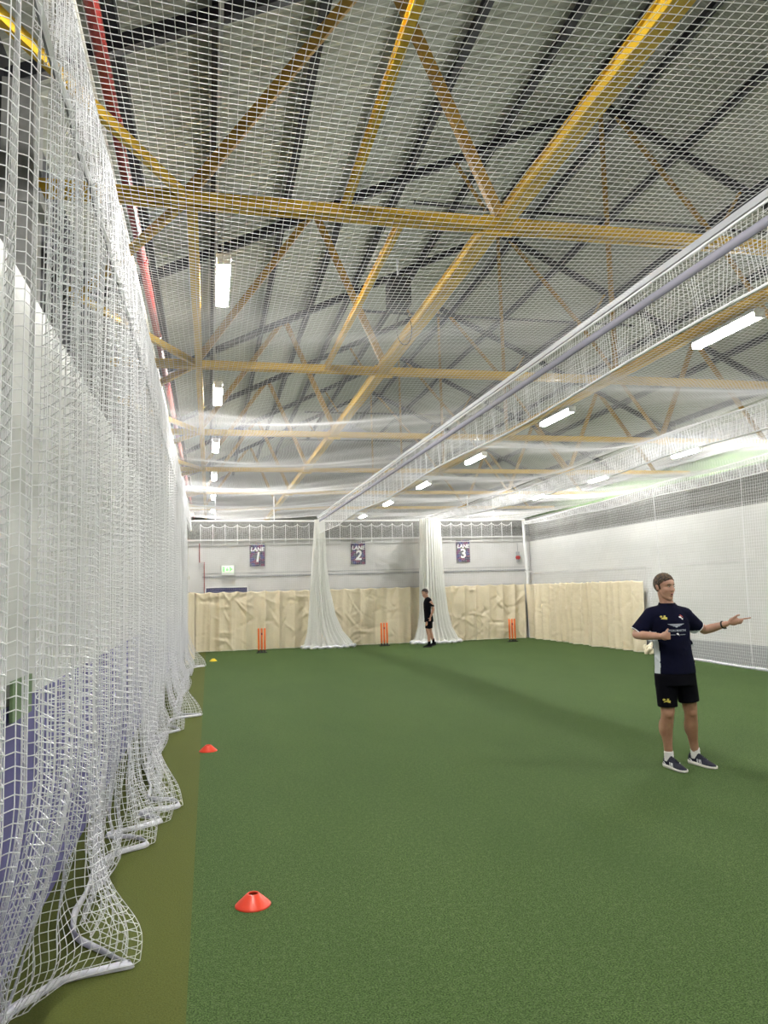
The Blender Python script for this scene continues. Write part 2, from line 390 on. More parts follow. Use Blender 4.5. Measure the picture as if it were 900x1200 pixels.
# ================================================================ LIGHTS
def make_light(n, x, y, z, lab, drop=.0):
    t = thing('ceiling_light', lab, 'ceiling light', (x, y, z), 0, 'fluorescent batten lights')
    bm = bmesh.new(); box(bm, -.095, .095, -.76, .76, .055, .11); box(bm, -.035, .035, -.70, .70, .11, .135)
    for e in (-1, 1): box(bm, -.09, .09, e * .77 - .012, e * .77 + .012, -.03, .11)
    obj('housing', bm, M['white'], t)
    bm = bmesh.new()
    prof = [(-.08, .055), (-.08, .0), (-.055, -.028), (.055, -.028), (.08, .0), (.08, .055)]
    rings = [[bm.verts.new((px, yy, pz)) for px, pz in prof] for yy in (-.755, .755)]
    for k in range(6): bm.faces.new((rings[0][k], rings[0][(k + 1) % 6], rings[1][(k + 1) % 6], rings[1][k]))
    bm.faces.new(rings[0][::-1]); bm.faces.new(rings[1])
    bmesh.ops.recalc_face_normals(bm, faces=bm.faces)
    obj('diffuser', bm, M['lamp'], t)
    for e in (-.5, .5):
        bm = bmesh.new(); beam(bm, (0, e, .13), (0, e, drop), .012, .012); obj('hanger', bm, M['grey_steel'], t)
    return t
WORD = ['nearest', 'second', 'third', 'fourth', 'fifth', 'farthest']
L0 = make_light(0,   .21, 10.65, 6.05, 'bright ceiling batten light, nearest of the left row', 1.2)
for k, y in enumerate((16.85, 22.85, 28.8, 34.8, 40.6)):
    dup(L0, (.21, y, 6.05), 'bright ceiling batten light, %s of the left row' % WORD[k + 1])
dup(L0, (.21, 4.2, 6.05), 'batten light of the left row above the camera'); dup(L0, (.21, -1.8, 6.05), 'batten light of the left row behind the camera')
L1 = make_light(0, 8.08, 10.40, 5.66, 'bright batten light under the ridge beam, nearest of the middle row', .16)
for k, y in enumerate((16.55, 22.3, 28.2, 34.2, 40.2)):
    dup(L1, (8.08, y, 5.66), 'bright batten light under the ridge beam, %s of the middle row' % WORD[k + 1])
dup(L1, (8.08, 4.4, 5.66), 'batten light under the ridge beam out of frame'); dup(L1, (8.08, -1.6, 5.66), 'batten light under the ridge beam behind the camera')
for k, y in enumerate((22.9, 29.0, 35.0)):
    dup(L0, (15.9, y, 6.05), 'batten light in the far right row, %s of three above the right wall' % ['nearest', 'middle', 'farthest'][k])
dup(L0, (15.9, 14.5, 6.05), 'batten light of the far right row out of frame')
dup(L0, (15.9, 7, 6.05), 'batten light of the far right row beside the camera')
for k, y in enumerate((24.6, 31.5)):
    dup(L1, (17.0, y, 5.1), 'batten light low along the right eaves, %s of the two' % ['nearer', 'farther'][k])

# black loudspeaker on the yellow beam, with cable loop
t = thing('loudspeaker', 'black box loudspeaker hung beside the yellow beam', 'loudspeaker', (2.82, 10.9, 6.22))
bm = bmesh.new(); box(bm, -.17, .17, -.14, .14, -.26, .20); bmesh.ops.bevel(bm, geom=bm.edges[:], offset=.02, segments=2, affect='EDGES'); obj('cabinet', bm, M['black_rubber'], t)
bm = bmesh.new(); tube(bm, [(0, 0, .2), (.0, 0, .5)], .015, 6); beam(bm, (-.2, 0, .22), (.25, 0, .22), .03, .02); obj('bracket', bm, M['grey_steel'], t)
bm = bmesh.new(); tube(bm, [(.1 + .12 * math.sin(a), 0.1, -.30 - .25 * (1 - math.cos(a))) for a in np.linspace(-.3, 5.8, 18)], .008, 5); obj('cable', bm, M['black_rubber'], t)

# ================================================================ NETS
MS = .045
def sagz(X, Y, xa, xb, z0, A, L=3.6, ph=.1, skew=.5):
    A = A * np.minimum(1, 10.5 / np.maximum(Y, 1))
    tt = ((Y - ph) / L) % 1.0
    u = np.clip((X - xa) / (xb - xa), 0, 1)
    prof = np.clip(u / skew, 0, 1) * (u < skew) + np.clip((1 - u) / (1 - skew), 0, 1) * (u >= skew)
    prof = np.sin(prof * PI / 2)
    return z0 - A * (.3 + .7 * prof) * (.5 - .5 * np.cos(2 * PI * tt)) - .05 * prof
def ceiling_net(name, xa, xb, ya, yb, z0, A, ms, r, skew, lab, seed, ph=.1):
    xs = np.linspace(xa, xb, int((xb - xa) / ms) + 1); ys = np.linspace(ya, yb, int((yb - ya) / ms) + 1)
    X, Y = np.meshgrid(xs, ys, indexing='ij')
    w = np.sin((X - xa) / (xb - xa) * PI) * (.15 + .85 * np.clip((Y - 6) / 5, 0, 1))
    Xw = X + w * (.07 * np.sin(Y * 1.9 + seed) + .03 * np.sin(Y * 5.1 + X))
    Yw = Y + .05 * np.sin(X * 1.7 + seed) * w
    Z = sagz(X, Y, xa, xb, z0, A, skew=skew, ph=ph) + .004 * np.sin(Y * 7 + X * 3)
    t = thing(name, lab, 'netting', (0, 0, 0), 0, 'overhead nets of the lanes')
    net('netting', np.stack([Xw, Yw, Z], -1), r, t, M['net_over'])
    return t
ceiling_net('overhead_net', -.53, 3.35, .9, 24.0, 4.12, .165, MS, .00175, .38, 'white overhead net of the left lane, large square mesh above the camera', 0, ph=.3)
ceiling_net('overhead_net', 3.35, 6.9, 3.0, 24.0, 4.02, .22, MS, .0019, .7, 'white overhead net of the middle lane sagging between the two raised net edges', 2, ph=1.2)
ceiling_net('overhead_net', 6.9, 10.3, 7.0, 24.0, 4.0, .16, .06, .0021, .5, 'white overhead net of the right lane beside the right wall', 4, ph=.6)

# left hanging net -------------------------------------------------------
hem_ctrl = [(-1.0, 1.35), (-.95, 2.4), (-.90, 3.2), (-.823, 3.58), (-.742, 3.736), (-.632, 3.879), (-.456, 3.925), (-.342, 3.951), (-.40, 4.03), (-.463, 4.112), (-.629, 4.315), (-.691, 4.555), (-.696, 4.881), (-.648, 5.535), (-.411, 5.746), (-.496, 5.949), (-.711, 6.059), (-.467, 6.192), (-.346, 6.333), (-.523, 6.584), (-.245, 6.669), (-.281, 6.898), (-.475, 7.021), (-.5, 7.407), (-.6, 8.4), (-.55, 9.4), (-.572, 10.076), (-.357, 10.4), (-.506, 10.825), (-.475, 11.3), (-.104, 11.565), (-.45, 11.9), (-.5, 13.5), (-.42, 14.6), (-.52, 16.0), (-.421, 17.35), (-.45, 18.5), (-.30, 19.1), (-.10, 19.35), (-.4, 19.6)]
hc = np.array(hem_ctrl)
def catmull(P, n):
    out = []
    for i in range(len(P) - 1):
        p0, p1, p2, p3 = P[max(i - 1, 0)], P[i], P[i + 1], P[min(i + 2, len(P) - 1)]
        for t in np.linspace(0, 1, n, endpoint=False):
            out.append(.5 * ((2 * p1) + (-p0 + p2) * t + (2 * p0 - 5 * p1 + 4 * p2 - p3) * t * t + (-p0 + 3 * p1 - 3 * p2 + p3) * t ** 3))
    out.append(P[-1]); return np.array(out)
hs = catmull(hc, 10)
yh = np.maximum.accumulate(hs[:, 1] + np.linspace(0, 1e-3, len(hs)))       # monotone station along the hall
# blend arclength and station so folds take more net
seg = np.r_[0, np.cumsum(np.linalg.norm(np.diff(hs, axis=0), axis=1))]
stat = np.interp(seg / seg[-1], np.linspace(0, 1, 60), np.interp(np.linspace(0, 1, 60), seg / seg[-1], yh))
stat = .15 * (yh[0] + (yh[-1] - yh[0]) * seg / seg[-1]) + .85 * stat
def left_net(seed):
    ya, yb = 1.35, 19.6
    # gathered top: each fold crosses towards the wall, then runs back along the hall
    yy = np.linspace(ya, yb, 24000)
    lam = .25
    ph_ = yy / lam + .55 * fbm(yy * 1.3, seed); th = ph_ % 1.0; kf = np.floor(ph_)
    rk = np.random.RandomState(seed).rand(200)[kf.astype(int) % 200]
    amp = .022 + .05 * rk
    g = .17
    xf = np.where(th < g, -np.cos(PI * th / g), 1 - 2 * (th - g) / (1 - g)) * amp
    yf = yy + np.where(th < g, .0, .012 * np.sin(PI * (th - g) / (1 - g)))
    s = np.r_[0, np.cumsum(np.hypot(np.diff(xf), np.diff(yf)))]
    n = int(s[-1] / MS)
    st = np.linspace(0, s[-1], n)
    tx, ty, tyy, tth = np.interp(st, s, xf), np.interp(st, s, yf), np.interp(st, s, yy), np.interp(st, s, th)
    arc = np.where(tth < g, np.sin(PI * tth / g), 0)
    hx, hy = np.interp(tyy, stat, hs[:, 0]), np.interp(tyy, stat, hs[:, 1])
    hx = hx + .0 * tx; 
    rows = 92
    t = np.linspace(0, 1, rows)[None, :]
    zt = 3.68 - .05 * np.abs(np.sin(PI * tyy / .62))[:, None]
    Z = .02 + (zt - .02) * (1 - t) + .016 * arc[:, None] * np.sin(t * PI)
    h = Z
    w = np.clip(1 - h / 1.15, 0, 1) ** 1.7
    wide = 1 + .35 * np.sin(PI * t)
    drift = .04 * fbm(tyy * .7 + 3, seed + 2)[:, None] * np.sin(t * PI)
    Xt = -.55 + tx[:, None] * wide + drift
    Yt = ty[:, None] + .03 * fbm(tyy * .9, seed + 6)[:, None] * np.sin(t * PI)
    X = Xt * (1 - w) + (hx[:, None] + .35 * tx[:, None]) * w
    Y = Yt * (1 - w) + hy[:, None] * w
    bulge = np.exp(-((h - .16) / .16) ** 2) * (.07 + .05 * fbm(tyy * 5, seed + 8))[:, None]
    X = X + bulge
    X = np.maximum(X, -.90)
    return np.stack([X, Y, np.maximum(Z, .012)], -1)
t = thing('hanging_net', 'white hanging side net gathered in folds along the left wall, hem pooled on the turf', 'netting', (0, 0, 0))
net('netting', left_net(3), .0023, t)
# hem tape: folded white webbing standing on the turf
k = 26
hp = np.stack([hs[:, 0] - .01, hs[:, 1]], -1)
tn = np.gradient(hp, axis=0); tn /= np.linalg.norm(tn, axis=1, keepdims=True); nn = np.stack([-tn[:, 1], tn[:, 0]], -1)
lean = (.018 + .012 * np.sin(seg * 9))[:, None]
prof = [(-.006, .003), (-.006, .02), (.0, .036), (.008, .024), (.020, .008), (.016, .002)]
P = np.array([[[*(hp[i] + nn[i] * (a + lean[i] * (c / .045))), c] for a, c in prof] for i in range(len(hp))])
me = grid_mesh('hem_tape', P); o = link('hem_tape', me, M['tape'], t); sdf = o.modifiers.new('thickness', 'SOLIDIFY'); sdf.thickness = .004
bm = bmesh.new(); tube(bm, [(-.55, y, 3.70 - .04 * abs(math.sin(PI * y / .62))) for y in np.arange(1.3, 19.6, .08)], .009, 6); obj('head_rope', bm, M['rope'], t)
# dense gathered strips (net bunched on its cable)
def strip(name, x, ya, yb, ztf, zbf, pitchy, ms, r, lab, rail=None, tape=None, amp=.025, bottom=True, seed=1, drift=0, group='gathered net edges'):
    ys = np.arange(ya, yb, pitchy); n = len(ys)
    zt = ztf(ys); zb = zbf(ys); rows = max(3, int(np.mean(zt - zb) / ms) + 1)
    tt = np.linspace(0, 1, rows)[None, :]
    Z = zt[:, None] + (zb - zt)[:, None] * tt
    X = x + amp * np.sin(ys * 2 * PI / (pitchy * 7.3) + fbm(ys * 4, seed))[:, None] * (.5 + tt) + drift * tt
    Yg = ys[:, None] + .02 * np.sin(tt * 5 + ys[:, None] * 11)
    t = thing(name, lab, 'netting', (0, 0, 0), 0, group)
    net('netting', np.stack([X + 0 * Z, Yg + 0 * Z, Z], -1), r, t)
    bm = bmesh.new(); yr = np.arange(ya, yb, .12)
    tube(bm, [(x, y, z) for y, z in zip(yr, ztf(yr) + .01)], .011, 6)
    obj('head_cord', bm, M['net'], t)
    if bottom:
        bm = bmesh.new(); tube(bm, [(x + drift, y, z) for y, z in zip(yr, zbf(yr))], .012, 6); obj('edge_cord', bm, M['net'], t)
    if rail:
        bm = bmesh.new(); beam(bm, (x + .01, ya, rail), (x + .01, yb, rail), .05, .05)
        obj('rail', bm, M['grey_steel'], t)
    if tape:
        a, b = tape; bm = bmesh.new()
        P = np.array([[[x - .01 , y, ztf(np.array(y)) - a], [x - .01 , y, ztf(np.array(y)) - b]] for y in yr]); bm.free()
        o = link('edge_tape', grid_mesh('edge_tape', P), M['lilac'], t); s = o.modifiers.new('thickness', 'SOLIDIFY'); s.thickness = .004
    return t
sc_ = lambda a, L, ph: (lambda y: a * np.abs(np.sin(PI * (y - ph) / L)))
strip('gathered_net', -.54, 1.2, 24.0, lambda y: 4.15 - .03 * np.abs(np.sin(PI * y / 1.5)), lambda y: 3.70 - .04 * np.abs(np.sin(PI * y / .62)), .014, MS, .0019,
      'dense gathered band of white net along the top of the left side net')
strip('gathered_net', 3.35, 3.0, 24.0, lambda y: 4.02 + 0 * y, lambda y: 3.50 - .03 * np.sin(y), .045, .05, .0021,
      'raised dividing net between left and middle lanes, with grey rail and lilac tape', rail=4.07, tape=(.085, .155), amp=.01)
z2 = lambda y: np.interp(y, [5, 8, 10, 12.6, 16.7, 20, 24], [4.02, 3.98, 4.0, 3.93, 3.9, 3.95, 4.05]) - .03 * np.abs(np.sin(PI * y / 3.5))
strip('gathered_net', 6.9, 5.0, 24.0, z2, lambda y: z2(y) - np.interp(y, [5, 10, 18, 24], [.34, .33, .26, .12]), .0105, .045, .0018,
      'white raised net edge between middle and right lanes, sagging in a bright swoop', amp=.02, seed=5)
z3 = lambda y: np.interp(y, [8, 12.4, 15, 19, 23.8], [4.12, 4.08, 4.06, 3.92, 3.86]) - .03 * np.abs(np.sin(PI * y / 4))
strip('gathered_net', 10.3, 8.0, 24.1, z3, lambda y: z3(y) - np.interp(y, [8, 15, 24], [.34, .30, .08]), .0115, .045, .0024,
      'white gathered net edge along the top of the right side net', amp=.02, seed=8)

# right side net and its white hem
ys = np.arange(8.5, 24.1, .06); zz = np.linspace(0, 3.75, 62)
Yg, Zg = np.meshgrid(ys, zz, indexing='ij')
xr = lambda y: 10.26 + .32 * np.clip((y - 12.5) / 5, 0, 1)
Xg = xr(Yg) * (1 - Zg / 3.75) + 10.34 * (Zg / 3.75) + .03 * np.sin(Yg * 4.1 + fbm(Yg * 2, 3)) * (Zg / 3.75) - .10 * np.clip(1 - Zg / .5, 0, 1) ** 2 * np.clip((17.2 - Yg) / .6, 0, 1)
Xg = np.where((Yg > 17.0) & (Zg < 2.1), np.maximum(Xg, 10.58), Xg)
t = thing('side_net', 'fine white net hanging in front of the right wall', 'netting', (0, 0, 0))
net('netting', np.stack([Xg, Yg, Zg], -1), .0021, t)
bm = bmesh.new(); tube(bm, [(xr(y) - .10 + .025 * math.sin(y * 3.1) + .015 * math.sin(y * 7), y, .025) for y in np.arange(8.5, 17.1, .12)], .028, 8); obj('hem_tape', bm, M['tape'], t)
for y in (13.2, 16.3):
    bm = bmesh.new(); tube(bm, [((xr(y) + (10.34 - xr(y)) * z / 3.75) - .012, y + .02 * math.sin(z), z) for z in np.linspace(.05, 3.9, 14)], .006, 6); obj('seam_cord', bm, M['net'], t)

# scalloped nets across the end of each lane
for (xa, xb, lab) in ((-.25, 3.1, 'scalloped white net across the far end of lane one'), (3.75, 6.5, 'scalloped white net across the far end of lane two'), (7.45, 9.95, 'scalloped white net across the far end of lane three')):
    n = max(2, round((xb - xa) / .36)); per = (xb - xa) / n
    xs = np.linspace(xa, xb, int((xb - xa) / .06) + 1); tt = np.linspace(0, 1, 34)
    top = 3.88 - .11 * np.sqrt(np.abs(np.sin(PI * (xs - xa) / per)))
    X = xs[:, None] + 0 * tt[None]; Z = top[:, None] * (1 - tt[None]) + 1.86 * tt[None]
    Yb = 24.2 + .02 * np.sin(X * 17) * tt
    t = thing('end_net', lab, 'netting', (0, 0, 0), 0, 'scalloped nets at the far end')
    net('netting', np.stack([X, Yb, Z], -1), .0016, t)
    bm = bmesh.new(); tube(bm, [(x, 24.2, z) for x, z in zip(xs, top)], .009, 5); obj('head_cord', bm, M['net'], t)
    for k in range(n + 1):
        x = xa + per * k; bm = bmesh.new(); tube(bm, [(x, 24.2, 3.88), (x, 24.2, 3.25)], .008, 5); obj('tie_cord', bm, M['net'], t)
# cable carrying the ceiling nets at the far end + hanging rods
t = thing('net_rail', 'white rail spanning the far end of the nets', 'rail', (0, 0, 0))
bm = bmesh.new(); tube(bm, [(-.53, 24.15, 3.98), (3.35, 24.15, 3.95), (7, 24.15, 3.95), (10.4, 24.15, 3.95)], .03, 8); obj('rail', bm, M['white'], t)
for x in (.2, 2.0, 4.3, 8.4, 9.3):
    bm = bmesh.new(); tube(bm, [(x, 24.15, 3.97), (x, 24.15, 4.75)], .018, 6); obj('hanging_rod', bm, M['white'], t)
# white corner post
bm = bmesh.new(); tube(bm, [(10.44, 24.2, z) for z in (0, 1.6, 2.25)], .045, 10); tube(bm, [(10.44, 24.2, 2.25), (10.40, 24.2, 3.2), (10.38, 24.2, 3.95)], .055, 10); beam(bm, (10.35, 24.2, 2.2), (10.6, 24.2, 2.2), .05, .05)
tag(obj('corner_post', bm, M['white']), 'white post in the far right corner carrying the nets', 'post')

# bunched dividing nets at the far end
def bundle(lab, cen, seed):
    zs = np.r_[np.linspace(0.0, .5, 14), np.linspace(.56, 3.95, 40)]
    na = 240; th = np.linspace(0, 2 * PI, na, endpoint=False)
    P = np.zeros((na, len(zs), 3))
    for j, z in enumerate(zs):
        cx = np.interp(z, cen[0], cen[1]); rx = np.interp(z, cen[0], cen[2]); ry = rx * .45 + .03
        pl = 1 + (.10 + .05 * math.sin(z)) * np.sin(th * 26 + 1.2 * fbm(th * 3 + z * .3, seed)) + .06 * np.sin(th * 9 + seed) + (.10 * np.sin(th * 13 + z * 9) if z < .12 else 0)
        P[:, j] = np.stack([cx + rx * np.cos(th) * pl, 23.66 + ry * np.sin(th) * pl, np.full(na, z) + (.03 * np.abs(np.sin(th * 11)) if z < .1 else 0)], -1)
    t = thing('bunched_net', lab, 'netting', (0, 0, 0), 0, 'bunched dividing nets at the far end')
    link('netting', grid_mesh('netting', P, wrap=True), M['net_cloth'], t)
    bm = bmesh.new(); n = 90; zb = .045
    cx = cen[1][0]; rx = cen[2][0]
    pts = [(cx + (rx + .05 + .06 * math.sin(a * 9)) * math.cos(a), 23.66 + (rx * .45 + .05 + .04 * math.sin(a * 13)) * math.sin(a), zb + .02 * math.sin(a * 17)) for a in np.linspace(0, 2 * PI, n)]
    tube(bm, pts, .04, 7); obj('hem_tape', bm, M['tape'], t, smooth=True)
    return t
bundle('white net bunched into a column between lanes one and two',
       ([0, .12, .5, 1.0, 1.8, 2.6, 3.9], [3.58, 3.56, 3.46, 3.38, 3.33, 3.33, 3.36], [.74, .68, .48, .36, .26, .20, .15]), 3)
bundle('wide white net bunched into a column between lanes two and three behind the far man',
       ([0, .12, .5, 1.0, 1.8, 2.6, 3.9], [7.02, 7.01, 6.98, 6.96, 6.93, 6.93, 6.93], [.74, .66, .50, .41, .36, .34, .32]), 8)

# ================================================================ CANVAS CURTAINS
def canvas(lab, path, ztop, seed, fold=.065, per=.42, wr=1.1, zbot=0.015):
    path = np.array(path, float); d = np.r_[0, np.cumsum(np.linalg.norm(np.diff(path, axis=0), axis=1))]
    s = np.arange(0, d[-1], .025); x = np.interp(s, d, path[:, 0]); y = np.interp(s, d, path[:, 1])
    tx = np.gradient(x); ty = np.gradient(y); l = np.hypot(tx, ty); nx, ny = -ty / l, tx / l
    zn = np.linspace(0, 1, 44)[None, :]
    S = s[:, None]
    f = fold * (1.5 * (np.abs(np.sin(PI * S / per + 1.4 * fbm(S * 1.3, seed) + .25 * zn)) ** .7 - .5) + .6 * fbm(S * 5 + .4 * zn, seed + 1) * (.5 + .7 * zn))
    rs = np.random.RandomState(seed)
    for k in range(int(42 * wr * d[-1] / 3)):        # soft diagonal creases
        a = rs.rand() * d[-1]; b = rs.rand() * .9 + .05; ang = rs.uniform(-1.2, 1.2); ln = rs.uniform(.2, .55); wd = rs.uniform(.016, .032)
        u = (S - a) * math.cos(ang) + (zn - b) * 1.77 * math.sin(ang); v = -(S - a) * math.sin(ang) + (zn - b) * 1.77 * math.cos(ang)
        f = f + rs.choice([-1, 1]) * rs.uniform(.022, .046) * wr * np.exp(-(u / ln * 1.6) ** 2 - (v / wd) ** 2)
    top = ztop - .035 * np.abs(np.sin(PI * S / per))
    Z = top * (1 - zn) + (zbot + .012 * np.abs(np.sin(S * 6))) * zn
    X = x[:, None] + nx[:, None] * f; Y = y[:, None] + ny[:, None] * f
    t = thing('canvas_curtain', lab, 'curtain', (0, 0, 0), 0, 'cream canvas curtains')
    o = link('cloth', grid_mesh('cloth', np.stack([X, Y, Z], -1)), M['canvas'], t)
    sm = o.modifiers.new('thickness', 'SOLIDIFY'); sm.thickness = .004
    bm = bmesh.new(); tube(bm, [(X[i, -1], Y[i, -1], .022) for i in range(0, len(s), 3)], .02, 6); obj('hem', bm, M['canvas_hem'], t)
    bm = bmesh.new(); tube(bm, [(x[i], y[i], ztop) for i in range(0, len(s), 6)], .006, 5); obj('cable', bm, M['grey_steel'], t)
    return t
canvas('cream canvas curtain behind the stumps of lane one', [(-.42, 24.14), (3.3, 24.16)], 1.80, 11)
canvas('cream canvas curtain behind the stumps of lane two', [(3.36, 24.16), (6.9, 24.16)], 1.80, 21, wr=1.2)
canvas('cream canvas curtain behind the stumps of lane three', [(6.96, 24.16), (10.3, 24.16)], 1.80, 31, wr=1.3)
canvas('cream canvas curtain hanging in tight pleats along the right wall', [(10.36, 24.0), (10.40, 22), (10.45, 17.3)], 1.79, 41, fold=.13, per=.40, wr=.6)
canvas('narrow cream canvas curtain folded in the far left corner', [(-.60, 19.9), (-.46, 20.0), (-.50, 20.6), (-.42, 21.5), (-.48, 23.9)], 1.80, 51, fold=.05, per=.3, wr=.2)
# small loose heap of canvas at the end of the right curtain
t = thing('canvas_heap', 'small crumpled heap of cream canvas at the end of the right curtain', 'canvas', (10.38, 17.0, 0))
bm = bmesh.new()
for a in range(7):
    ellip(bm, (rnd.uniform(-.06, .06), rnd.uniform(-.16, .16), rnd.uniform(.05, .2)), (rnd.uniform(.04, .07), rnd.uniform(.05, .1), rnd.uniform(.06, .12)), Euler((rnd.random(), rnd.random(), 0)).to_matrix(), 2)
obj('cloth', bm, M['canvas'], t, smooth=True)

# ================================================================ END-WALL FITTINGS
def text_mesh(s, size, ext=.004, shear=0, bold=0):
    cu = bpy.data.curves.new('t', 'FONT'); cu.body = s; cu.size = size; cu.align_x = 'CENTER'; cu.align_y = 'CENTER'; cu.extrude = ext; cu.shear = shear; cu.offset = bold
    cu.resolution_u = 3
    o = bpy.data.objects.new('t', cu); C.objects.link(o); bpy.context.view_layer.update()
    me = bpy.data.meshes.new_from_object(o.evaluated_get(bpy.context.evaluated_depsgraph_get()))
    bpy.data.objects.remove(o); return me
RXm = Matrix.Rotation(PI / 2, 4, 'X')
for (x, z, d, w_) in ((1.48, 2.93, '1', 'one'), (4.70, 2.93, '2', 'two'), (8.26, 2.93, '3', 'three')):
    t = thing('lane_poster', 'patchwork coloured poster reading LANE %s on the end wall' % d, 'poster', (x, 24.37, z), 0, 'lane posters on the end wall')
    bm = bmesh.new(); box(bm, -.235, .235, -.006, .02, -.365, .365); obj('board', bm, M['poster'], t)
    me = text_mesh('LANE', .17, .003, .15, .006); me.transform(Matrix.Translation((0, -.012, .16)) @ RXm); link('lettering', me, M['letter'], t)
    me = text_mesh(d, .42, .003, .15 if d != '3' else 0, .012); me.transform(Matrix.Translation((0, -.012, -.09)) @ RXm); link('number', me, M['letter'], t)
t = thing('exit_sign', 'small glowing green and white exit sign on the end wall', 'sign', (.57, 24.30, 2.46))
bm = bmesh.new(); box(bm, -.19, .19, -.03, .06, -.15, .15); obj('housing', bm, M['white'], t)
bm = bmesh.new(); box(bm, -.175, .175, -.036, -.031, -.06, .12); obj('face', bm, M['exit_white'], t)
bm = bmesh.new(); box(bm, -.165, -.09, -.040, -.037, -.045, .105); box(bm, -.06, .02, -.040, -.037, -.03, .05); 
v = [bm.verts.new(p) for p in ((.05, -.040, -.05), (.16, -.040, .03), (.05, -.040, .11))]; bm.faces.new(v)
ellip(bm, (-.02, -.04, .075), (.018, .003, .018), None, 2); obj('pictogram', bm, M['exit'], t)
t = thing('notice_board', 'dark blue board just above the canvas curtain on the end wall', 'board', (.53, 24.35, 1.72))
bm = bmesh.new(); box(bm, -.62, .62, -.02, .03, -.5, .20); obj('panel', bm, M['navy_board'], t)
bm = bmesh.new(); box(bm, -.66, -.62, -.03, .03, -.5, .24); box(bm, .62, .66, -.03, .03, -.5, .24); box(bm, -.66, .66, -.03, .03, .20, .24); obj('frame', bm, M['white'], t)
t = thing('fire_bell', 'small red alarm bell near the right end of the end wall', 'alarm bell', (10.2, 24.33, 2.68))
bm = bmesh.new(); bmesh.ops.create_cone(bm, cap_ends=True, segments=24, radius1=.085, radius2=.05, depth=.07, matrix=Matrix.Rotation(PI / 2, 4, 'X')); obj('gong', bm, M['red'], t)
bm = bmesh.new(); box(bm, -.05, .05, .0, .07, -.14, .2); tube(bm, [(0, .05, .2), (0, .05, .5)], .01, 6); obj('backplate', bm, M['grey_steel'], t)
bm = bmesh.new(); tube(bm, [(-.28, 24.34, 3.3), (-.28, 24.34, 2.72), (-.14, 24.34, 2.72), (-.14, 24.34, 1.5)], .013, 6)
tag(obj('conduit', bm, M['red']), 'thin brown stepped conduit at left end of the end wall', 'conduit')
bm = bmesh.new(); tube(bm, [(-.62, 24.33, 3.3), (-.62, 24.33, 1.2)], .012, 6); box(bm, -.67, -.57, 24.28, 24.36, 2.2, 2.3)
tag(obj('conduit', bm, M['pale_pipe']), 'thin grey conduit with small box in the far left corner', 'conduit')
# notice on the left wall seen dimly through the net
bm = bmesh.new(); box(bm, -.91, -.895, 3.95, 4.35, 1.15, 1.34); tag(obj('wall_sign', bm, M['green_sheet']), 'small green sign low on the left wall behind the net', 'sign')

# ================================================================ STUMPS, CONES
def make_stumps(loc, lab, rz=0):
    t = thing('cricket_stumps', lab, 'cricket stumps', loc, rz, 'cricket stumps at the lane ends')
    bm = bmesh.new(); box(bm, -.16, .16, -.06, .06, 0, .03)
    bmesh.ops.bevel(bm, geom=bm.edges[:], offset=.008, segments=2, affect='EDGES')
    for x in (-.088, 0, .088): lathe(bm, [(.033, .028), (.030, .07), (.024, .085), (0.001, .086)], 14, (x, 0))
    obj('base', bm, M['black_rubber'], t)
    for x in (-.088, 0, .088):
        bm = bmesh.new(); lathe(bm, [(.001, .08), (.024, .08), (.024, .13), (.029, .14), (.029, .68), (.023, .705), (.012, .712), (.001, .712)], 16, (x, 0))
        s = obj('stump', bm, M['orange'], t, smooth=True)
    bm = bmesh.new(); box(bm, -.02, .02, -.034, -.028, .52, .575); v = None
    obj('badge', bm, M['red'], t)
    return t
S0 = make_stumps((1.485, 22.8, 0), 'orange plastic stumps on black base in lane one, leftmost set')
dup(S0, (5.26, 23.35, 0), 'orange plastic stumps on black base in lane two, left of the far man')
dup(S0, (9.22, 22.75, 0), 'orange plastic stumps on black base in lane three, rightmost set')
def cone(loc, m, lab):
    bm = bmesh.new()
    lathe(bm, [(.098, .0), (.100, .004), (.094, .010), (.086, .018), (.036, .062), (.030, .066), (.026, .064), (.026, .058), (.080, .016), (.088, .006), (.090, 0)], 40)
    return tag(obj('marker_cone', bm, m, loc=loc, smooth=True), lab, 'cone', 'marker cones on the turf')
cone((.23, 4.52, .0), M['cone_red'], 'orange red disc cone on dark turf in the foreground')
cone((-.017, 8.95, .0), M['cone_red'], 'small orange red disc cone on the turf seam beside the left net')
cone((.10, 20.75, .0), M['cone_yellow'], 'yellow disc cone near the far left curtain')

